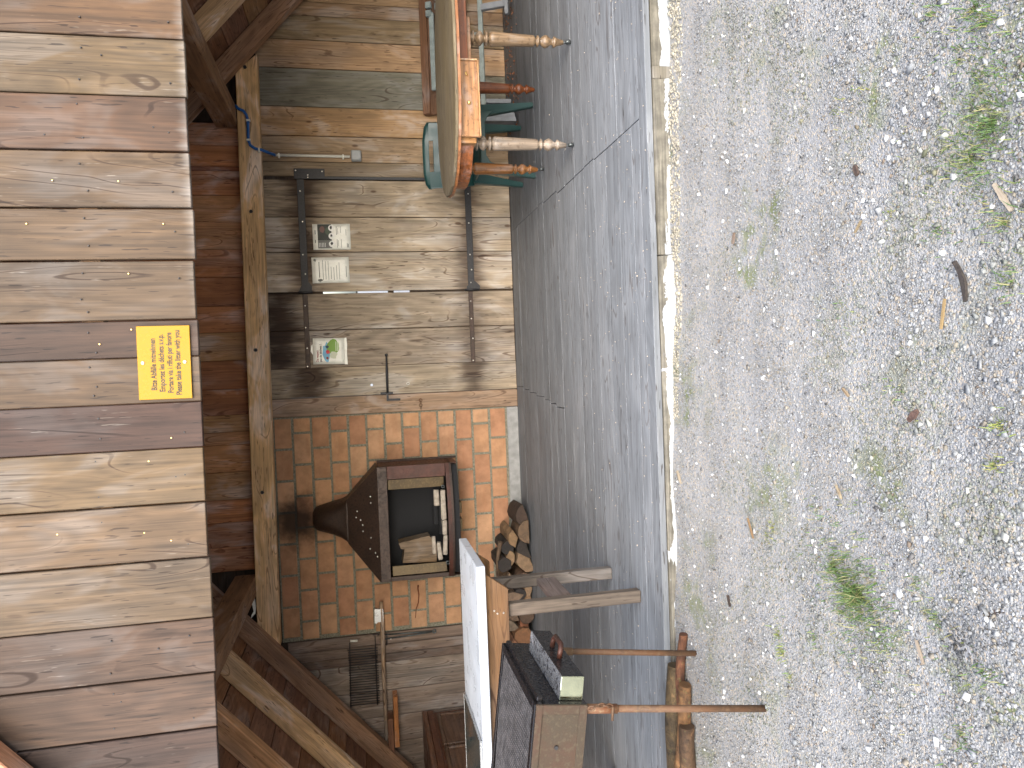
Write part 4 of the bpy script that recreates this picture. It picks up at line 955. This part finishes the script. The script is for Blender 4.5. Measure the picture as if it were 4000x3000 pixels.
dg = tag(box('glass_panel', (-2.50, 3.50, .8465), (-1.802, 4.05, .856), M['dark_glass'], None, .001), 'dark glass plate with thin steel rim lying on the white table top', 'glass plate')
for lo, hi in (((-2.50, 3.49, .8466), (-1.802, 3.4995, .8575)), ((-2.50, 4.0505, .8466), (-1.802, 4.058, .8575)), ((-1.8015, 3.49, .8466), (-1.795, 4.058, .8575))):
    o = box('rim', lo, hi, M['steel'], None, .001); o.parent = dg; o.location = Vector(o.location)-Vector(dg.location)

# ------------------------------------------------------------------ barbecue
bq = tag(empty('barbecue', (-1.291, 2.44, -.056), (0, R(7.5), 0)), 'rusty steel barbecue box on pipe legs, tilted, with wire mesh and side tray', 'barbecue')
# local: origin at the foot of the front right leg
BX0, BX1, BY0, BY1, BZ0, BZ1 = -.82, .022, .0, .59, .69, .872
def bbox(name, lo, hi, mat, bev=.002): return box(name, lo, hi, M[mat], bq, bev)
fp = bbox('front_plate', (BX0, BY0, BZ0), (BX1, BY0+.005, BZ1), 'rust_plate')
for lo, hi in (((BX0, BY0-.006, BZ0), (BX1, BY0-.0005, BZ0+.028)), ((BX0, BY0-.006, BZ1-.022), (BX1, BY0-.0005, BZ1)), ((BX1-.032, BY0-.006, BZ0+.0285), (BX1, BY0-.0005, BZ1-.0225))): bbox('front_rim', lo, hi, 'rust_plate', .001)
bm = bmesh.new(); bmesh.ops.create_cone(bm, cap_ends=True, segments=8, radius1=.007, radius2=.007, depth=.006, matrix=Matrix.Translation((-.125, -.003, .79)) @ Matrix.Rotation(R(90), 4, 'X')); obj('bolt', tomesh(bm, 'bolt'), M['black_iron'], bq)
bbox('side_plate', (BX1-.005, BY0+.006, BZ0), (BX1, BY1-.006, BZ1-.03), 'sooty_steel'); bbox('back_plate', (BX0, BY1-.005, BZ0), (BX1, BY1, BZ1), 'sooty_steel'); bbox('side_plate', (BX0, BY0+.006, BZ0), (BX0+.005, BY1-.006, BZ1), 'sooty_steel')
bbox('bottom_plate', (BX0+.006, BY0+.006, BZ0+.01), (BX1-.006, BY1-.006, BZ0+.016), 'charcoal')
for lo, hi in (((BX0, BY0, BZ1+.0005), (BX1, BY0+.028, BZ1+.006)), ((BX0, BY1-.028, BZ1+.0005), (BX1, BY1, BZ1+.006)), ((BX1-.028, BY0+.0285, BZ1+.0005), (BX1, BY1-.0285, BZ1+.006))): bbox('top_rim', lo, hi, 'sooty_steel', .001)
bbox('side_rail', (BX1+.0005, BY0+.02, BZ1-.026), (BX1+.018, BY1-.02, BZ1-.006), 'sooty_steel', .003)
bm = bmesh.new()
gx0, gx1, gy0, gy1 = BX0+.03, BX1-.03, BY0+.03, BY1-.03
k = 0; x = gx0
zf = lambda x, y: BZ1-.004+.004*math.sin(x*9)*math.sin(y*8+1)
while x < gx1:
    ys_ = np.linspace(gy0, gy1, 9)
    bm_tube(bm, [(x, y, zf(x, y)) for y in ys_], .0013, 3, cap=False); x += .015
y = gy0
while y < gy1:
    bm_tube(bm, [(xx, y, zf(xx, y)+.002) for xx in np.linspace(gx0, gx1, 14)], .0013, 3, cap=False); y += .015
tag(obj('wire_mesh', tomesh(bm, 'wire_mesh'), M['mesh_wire'], bq), kind='stuff')
bm = bmesh.new(); rr = random.Random(5)
for k in range(260):
    c = Vector((rr.uniform(gx0, gx1), rr.uniform(gy0, gy1), BZ0+rr.uniform(.03, .07))); s_ = rr.uniform(.012, .028)
    q = bmesh.ops.create_icosphere(bm, subdivisions=1, radius=s_, matrix=Matrix.Translation(c) @ Matrix.Rotation(rr.uniform(0, 6), 4, 'X') @ Matrix.Diagonal((1, rr.uniform(.5, 1), rr.uniform(.5, .9), 1)))
tag(obj('coals', tomesh(bm, 'coals'), M['charcoal'], bq), kind='stuff')
# side tray with handle
TX0, TX1, TY0, TY1, TZ0, TZ1 = BX1+.0005, BX1+.085, .03, .50, .70, .783
bm = bmesh.new(); bm_box(bm, (TX0, TY0, TZ0), (TX1, TY1, TZ1)); bmesh.ops.bevel(bm, geom=bm.edges[:], offset=.002, segments=1, affect='EDGES')
for f in bm.faces: f.material_index = 1 if f.normal.y < -.7 else (2 if f.normal.z > .7 else 0)
bm.normal_update()
for f in bm.faces: f.material_index = 1 if f.normal.y < -.7 else (2 if f.normal.z > .7 else 0)
s = NT('flaky_steel'); v = s.local(); nf = s.noise(s.vmul(v, (40, 30, 40)), 1.0, 4, .7, 1.2); ng = s.noise(v, 4, 2, .5)
fk = s.rng(nf, .50, .56); s.out(s.mix(fk, (.55, .58, .62, 1), (.02, .02, .024, 1)), s.rng(nf, .4, .6, .22, .5), s.rng(fk, 0, 1, .85, .2), nf, .5, .002)
obj('side_tray', tomesh(bm, 'side_tray'), [M['sooty_steel'], M['polished_steel'], M['flaky_steel']], bq)
bm = bmesh.new(); bm_tube(bm, [(TX1, .20, .745), (TX1+.03, .20, .742), (TX1+.045, .215, .738), (TX1+.045, .30, .735), (TX1+.03, .315, .738), (TX1, .315, .742)], .010, 10); obj('handle', tomesh(bm, 'handle'), M['stove_rusty'], bq)
def pleg(x, y, zb):
    bm = bmesh.new(); bm_tube(bm, [(x, y, zb), (x, y, .58)], .0125, 12); o = obj('leg', tomesh(bm, 'leg'), M['rust_pipe'], bq)
    bm = bmesh.new(); bm_tube(bm, [(x, y, .575), (x, y, BZ0-.001)], .0165, 12); obj('socket', tomesh(bm, 'socket'), M['rust'], bq)
pleg(0, .018, .0); pleg(-.005, .575, .0); pleg(-.78, .02, -.10); pleg(-.78, .57, -.10)
bm = bmesh.new()
cp = [(.012, -.012, .69), (.020, -.018, .672), (.026, -.018, .655), (.028, -.016, .637), (.026, -.014, .62), (.020, -.010, .605)]
for i, (a, b) in enumerate(zip(cp, cp[1:])):
    a, b = Vector(a), Vector(b); m = (a+b)/2; d = (b-a).normalized(); sd_ = Vector((0, 1, 0)) if i % 2 else d.cross(Vector((0, 1, 0))).normalized()
    bm_tube(bm, [m+d*.0125*math.cos(t)+sd_*.007*math.sin(t) for t in np.linspace(0, 2*math.pi, 11)], .0024, 6, cap=False)
bm_tube(bm, [(.02, -.01, .60), (-.03, -.006, .598)], .005, 6)
obj('pin_chain', tomesh(bm, 'pin_chain'), M['rust_pipe'], bq)

# ------------------------------------------------------------------ logs on the gravel
def big_log(p0, p1, r0, r1, col, label, seed):
    rr = random.Random(seed); p0, p1 = Vector(p0), Vector(p1); n = 14; seg = 14
    bm = bmesh.new(); d = (p1-p0); ax_ = d.normalized(); u = ax_.cross(Vector((0, 0, 1))).normalized(); v = u.cross(ax_)
    rings = []; ph = [rr.uniform(0, 6) for _ in range(6)]
    c = (p0+p1)/2
    for i in range(n+1):
        t = i/n; o = p0+d*t-c + u*.008*math.sin(t*5+ph[0]) + v*.006*math.sin(t*7+ph[1]); r = r0+(r1-r0)*t
        rings.append([bm.verts.new(o+(u*math.cos(a)+v*math.sin(a))*r*(1+.07*math.sin(2*a+ph[2]+t*2)+.05*math.sin(3*a+ph[3]-t*5)+rr.uniform(-.035, .035))) for a in [2*math.pi*k/seg for k in range(seg)]])
    for a, b in zip(rings, rings[1:]):
        for k in range(seg): f = bm.faces.new((a[k], a[(k+1) % seg], b[(k+1) % seg], b[k])); f.smooth = True
    for ring in (rings[0][::-1], rings[-1]): f = bm.faces.new(ring); f.material_index = 1
    bmesh.ops.recalc_face_normals(bm, faces=bm.faces[:])
    o = obj('log', tomesh(bm, 'log'), [M['bark'], M['cut_wood']], None, c, color=S(*col, k=.42)); return tag(o, label, 'log', 'logs lying along the floor edge')
big_log((-1.24, 3.10, -.028), (-1.75, 3.165, -.022), .019, .024, (120,74,46), 'thinnest reddish log, its split end farthest right on the gravel', 1)
big_log((-1.40, 3.165, -.012), (-2.3, 3.19, -.002), .036, .040, (104,84,52), 'mossy thick log nearest the floor edge with pale sawn end', 2)
big_log((-1.455, 3.065, -.018), (-2.3, 3.14, .03), .030, .036, (150,108,66), 'barkless slanting log lying on the others in front', 3)
big_log((-1.625, 3.035, -.010), (-2.3, 3.03, .0), .036, .040, (112,84,58), 'thick peeling log nearest the camera by the barbecue legs', 4)

# ------------------------------------------------------------------ gravel, grass, debris
def in_view(n):
    y = rng.uniform(1.15, 3.245, n); xl = -.92*y-.35; xr = .76*y+.42
    return rng.uniform(0, 1, n)*(xr-xl)+xl, y
def gravel():
    N = 130000
    x, y = in_view(N)
    size = np.exp(rng.normal(math.log(.0028), .38, N)); big = rng.uniform(0, 1, N) < .006
    size[big] = rng.uniform(.006, .0105, big.sum()); size = np.minimum(size, .013)
    # coarser towards the near right, finer near the floor except for a pebble strip along the sill
    size *= np.interp(y, [1.2, 2.2, 3.0], [1.15, .95, .85])
    strip = (y > 3.17-.03*x) & (x > -.3) & (rng.uniform(0, 1, N) < .5); size[strip] = rng.uniform(.005, .010, strip.sum())
    base = np.array([(-1,-1,-1),(1,-1,-1),(1,1,-1),(-1,1,-1),(-1,-1,1),(1,-1,1),(1,1,1),(-1,1,1)], float)*.62
    quads = np.array([(3,2,1,0),(4,5,6,7),(0,1,5,4),(1,2,6,5),(2,3,7,6),(3,0,4,7)])
    V = base[None]*(1+rng.uniform(-.42, .42, (N, 8, 1))) + rng.uniform(-.22, .22, (N, 8, 3))
    V *= np.stack([rng.uniform(.8, 1.5, N), rng.uniform(.7, 1.1, N), rng.uniform(.5, .85, N)], 1)[:, None, :]*size[:, None, None]
    a = rng.uniform(0, 6.283, N); ca, sa = np.cos(a), np.sin(a); t = rng.uniform(-.5, .5, N); ct, s_t = np.cos(t), np.sin(t)
    X, Y, Z = V[..., 0], V[..., 1], V[..., 2]
    Y, Z = Y*ct[:, None]-Z*s_t[:, None], Y*s_t[:, None]+Z*ct[:, None]
    X, Y = X*ca[:, None]-Y*sa[:, None], X*sa[:, None]+Y*ca[:, None]
    gzv = -.088-.025*np.clip(x, -2.6, 2.6) + .006*np.sin(x*5.1+y*3)+.005*np.sin(x*11-y*7.3)+.003*np.sin(y*19+x*2)
    P = np.stack([X+x[:, None], Y+y[:, None], Z+(gzv+size*.25)[:, None]], 2).reshape(-1, 3).astype('f')
    me = bpy.data.meshes.new('gravel'); nf = N*6
    me.vertices.add(N*8); me.vertices.foreach_set('co', P.ravel())
    me.loops.add(nf*4); me.polygons.add(nf)
    idx = (quads[None]+(np.arange(N)*8)[:, None, None]).reshape(-1).astype('i')
    me.loops.foreach_set('vertex_index', idx); me.polygons.foreach_set('loop_start', np.arange(nf, dtype='i')*4)
    me.update(calc_edges=True)
    pal = np.array([(.41,.42,.42), (.52,.52,.505), (.34,.335,.32), (.66,.655,.63), (.46,.40,.31), (.22,.21,.20), (.30,.23,.17), (.13,.125,.12), (.40,.41,.43)])
    pk = rng.choice(len(pal), N, p=[.34, .27, .12, .05, .08, .03, .015, .01, .085])
    c = .47*np.array((.975, 1.0, 1.025))*pal[pk]*rng.uniform(.85, 1.15, (N, 1)); c[big & (rng.uniform(0, 1, N) < .6)] = (.52, .52, .51); c[strip] = np.array((.30, .275, .215))*rng.uniform(.7, 1.2, (strip.sum(), 1))
    fld = np.sin(x*3.1+1.3)*np.sin(y*4.3+.4)+.6*np.sin(x*7.7-y*5.2)+.5*np.sin(x*13.1+y*11.7+2)
    mm = np.clip((fld-.25)*.9, 0, .55)*rng.uniform(.2, 1, N)
    mm[y > 2.9] *= .3
    c = c*(1-mm[:, None])+np.array((.115, .125, .05))*mm[:, None]
    ash = np.exp(-(((x+.73)/.07)**2+((y-1.55)/.06)**2))*.8
    c = c*(1-ash[:, None])
    C = np.concatenate([np.repeat(c, 8, 0), np.ones((N*8, 1))], 1).astype('f')
    at = me.color_attributes.new('col', 'FLOAT_COLOR', 'POINT'); at.data.foreach_set('color', C.ravel())
    tag(obj('gravel', me, M['gravel_stone']), 'loose grey and white gravel stones in front of the shelter', 'gravel', kind='stuff')
gravel()
def grass():
    tufts = [(.51,1.45,.15,420,.045),(.45,1.52,.14,200,.03),(.62,1.48,.16,200,.03),(.80,1.50,.16,160,.028),(.28,1.42,.07,70,.035),(-.72,1.93,.14,750,.05),(-.66,2.04,.16,330,.032),(-.82,1.84,.17,330,.032),(-1.04,2.33,.05,60,.03),(-.98,2.36,.05,50,.03),(-1.10,2.28,.04,40,.03),(.38,1.79,.03,18,.02),(.50,1.58,.09,70,.03),(.69,1.55,.09,70,.03),(.85,1.64,.08,50,.03),(.75,1.47,.10,90,.04),(.15,1.41,.07,50,.03),(-.18,1.43,.04,45,.03),(-.27,1.45,.04,35,.025),(-.61,2.39,.05,35,.02),(-.65,2.43,.04,25,.02),(-.61,1.70,.06,45,.025),(-.68,1.63,.07,60,.03),(-.83,1.80,.08,60,.025),(-.92,1.98,.06,40,.025),(.73,2.02,.05,25,.02),(.76,1.91,.05,30,.02),(.57,1.73,.05,30,.02),(-.76,1.47,.08,60,.03),(-.92,2.14,.06,40,.025),(-.55,1.54,.07,50,.025),(.30,1.62,.10,40,.02),(-.10,1.78,.12,40,.018),(-.45,1.95,.12,40,.018),(.15,2.0,.12,40,.018),(-.5,2.15,.1,35,.018),(.62,1.42,.12,110,.035),(.9,1.5,.12,90,.03),(-.95,1.55,.1,60,.03)]
    vs, fs, cs_ = [], [], []
    for tx, ty, sp, n, h in tufts:
        for k in range(n):
            a = random.uniform(0, 6.28); rd = sp*abs(random.gauss(0, .55)); x, y = tx+rd*math.cos(a), ty+rd*math.sin(a); z = gz(x, y)
            hh = .72*h*random.uniform(.5, 1.3); la = random.uniform(0, 6.28); ln = hh*random.uniform(.3, 1.1); wd = random.uniform(.0008, .0017)
            dx, dy = math.cos(la), math.sin(la); px, py = -dy*wd, dx*wd
            i = len(vs)
            vs += [(x-px, y-py, z), (x+px, y+py, z), (x+dx*ln*.35+px*.8, y+dy*ln*.35+py*.8, z+hh*.65), (x+dx*ln*.35-px*.8, y+dy*ln*.35-py*.8, z+hh*.65), (x+dx*ln, y+dy*ln, z+hh*.95)]
            fs += [(i, i+1, i+2, i+3), (i+3, i+2, i+4)]
            c = random.choice([(.06,.115,.025), (.075,.14,.03), (.055,.10,.03), (.13,.155,.045), (.20,.19,.08)] if sp > .05 else [(.10,.16,.03), (.17,.20,.045), (.22,.21,.07)])
            cs_ += [(*c, 1)]*5
    me = bpy.data.meshes.new('grass'); me.from_pydata(vs, [], fs)
    at = me.color_attributes.new('col', 'FLOAT_COLOR', 'POINT'); at.data.foreach_set('color', np.array(cs_, 'f').ravel())
    tag(obj('grass', me, M['blade']), 'thin green grass tufts growing through the gravel', 'grass', kind='stuff')
grass()
def debris(name, x0, y0, x1, y1, wd, col, label, cat, mat='wood_x', curve=0.0):
    wd *= .75; col = tuple(q*.5 for q in col[:3])+(1,)
    d = Vector((x1-x0, y1-y0, 0)); L = d.length; c = Vector(((x0+x1)/2, (y0+y1)/2, gz((x0+x1)/2, y0)+.008)); rr = random.Random(int(L*1e5))
    n = 6; bm = bmesh.new(); top, bot = [], []
    for i in range(n+1):
        t = i/n; off = curve*math.sin(math.pi*t); w2 = wd/2*(.55+.45*math.sin(math.pi*min(max(t, .08), .92)))*(1+rr.uniform(-.2, .2))
        top.append((-L/2+L*t, off+w2)); bot.append((-L/2+L*t, off-w2))
    bm_prism(bm, top+bot[::-1], 'z', -.003, .004)
    o = obj(name, tomesh(bm, name), M[mat], None, c, (rr.uniform(-.15, .15), rr.uniform(-.05, .05), math.atan2(d.y, d.x)), col)
    return tag(o, label, cat)
debris('bark_strip', .213, 1.560, .112, 1.530, .019, S(74, 66, 60), 'dark grey curved bark strip lying on bare gravel', 'bark', 'bark', .010)
debris('wood_splinter', .372, 1.443, .303, 1.402, .016, S(206, 190, 166), 'pale splintered wood chip among grass at the picture edge', 'wood chip')
debris('dry_stalk', .125, 1.592, .050, 1.605, .006, S(196, 168, 120), 'straw-coloured stalk beside the dark bark strip', 'stalk')
debris('wood_chip', -.130, 1.965, -.106, 1.990, .010, S(200, 176, 140), 'small tan chip in the middle of the gravel', 'wood chip')
debris('wood_chip', -.512, 3.182, -.566, 3.150, .022, S(206, 186, 150), 'pale pointed wood chip lying close to the sill', 'wood chip')
debris('wood_chip', .480, 2.640, .440, 2.657, .016, S(150, 126, 106), 'brownish flat chip right of centre near the floor', 'wood chip')
debris('wood_chip', .380, 1.903, .350, 1.929, .009, S(186, 166, 130), 'slim tan chip near the small weed', 'wood chip')
debris('bark_flake', .545, 1.932, .515, 1.918, .024, S(96, 78, 68), 'dark brown square bark flake among white stones', 'bark', 'bark')
debris('bark_flake', -.158, 1.685, -.186, 1.718, .024, S(120, 92, 80), 'reddish bark flake left of the bark strip', 'bark', 'bark')
debris('wood_chip', -.405, 2.025, -.443, 2.001, .011, S(186, 170, 140), 'grey-tan chip left of centre', 'wood chip')
debris('bark_strip', -.632, 1.472, -.600, 1.417, .015, S(92, 78, 70), 'dark bark strip at the picture edge near the ash patch', 'bark', 'bark', .004)
debris('dry_stalk', -.765, 1.693, -.820, 1.668, .008, S(170, 150, 124), 'greyish twig left of the large grass tuft', 'stalk')
debris('dry_stalk', -.608, 2.556, -.678, 2.520, .007, S(176, 142, 100), 'thin brown twig on the gravel between sill and grass', 'stalk')
debris('bark_flake', -.95, 2.72, -.99, 2.70, .014, S(88, 70, 60), 'dark flake near the barbecue leg', 'bark', 'bark')

def floor_grit():
    rr = random.Random(21); bm = bmesh.new()
    for k in range(420):
        y = 3.26+abs(rr.gauss(0, .8)); x = rr.uniform(-1.9, 2.3)
        if y > 6.2: continue
        s_ = rr.uniform(.0012, .0035)
        bmesh.ops.create_icosphere(bm, subdivisions=1, radius=s_, matrix=Matrix.Translation((x, y, s_*.5)) @ Matrix.Rotation(rr.uniform(0, 6), 4, 'Z') @ Matrix.Diagonal((rr.uniform(.8, 1.8), 1, .7, 1)))
    tag(obj('floor_grit', tomesh(bm, 'floor_grit'), M['ash_wood']), 'pale grit and crumbs trodden onto the grey floor boards', 'grit', kind='stuff')
    bm = bmesh.new()
    for k in range(160):
        x = rr.uniform(1.95, 3.0); y = 6.28-abs(rr.gauss(0, .22)); s_ = rr.uniform(.006, .018)
        bm_prism(bm, [(x, y), (x+s_, y+rr.uniform(-.006, .006)), (x+s_*.4, y+s_*.6)], 'z', .0005, rr.uniform(.003, .010))
    tag(obj('leaf_litter', tomesh(bm, 'leaf_litter'), M['bark'], color=S(120, 76, 50)), 'brown leaf litter swept against the back wall at right', 'leaf litter', kind='stuff')
floor_grit()
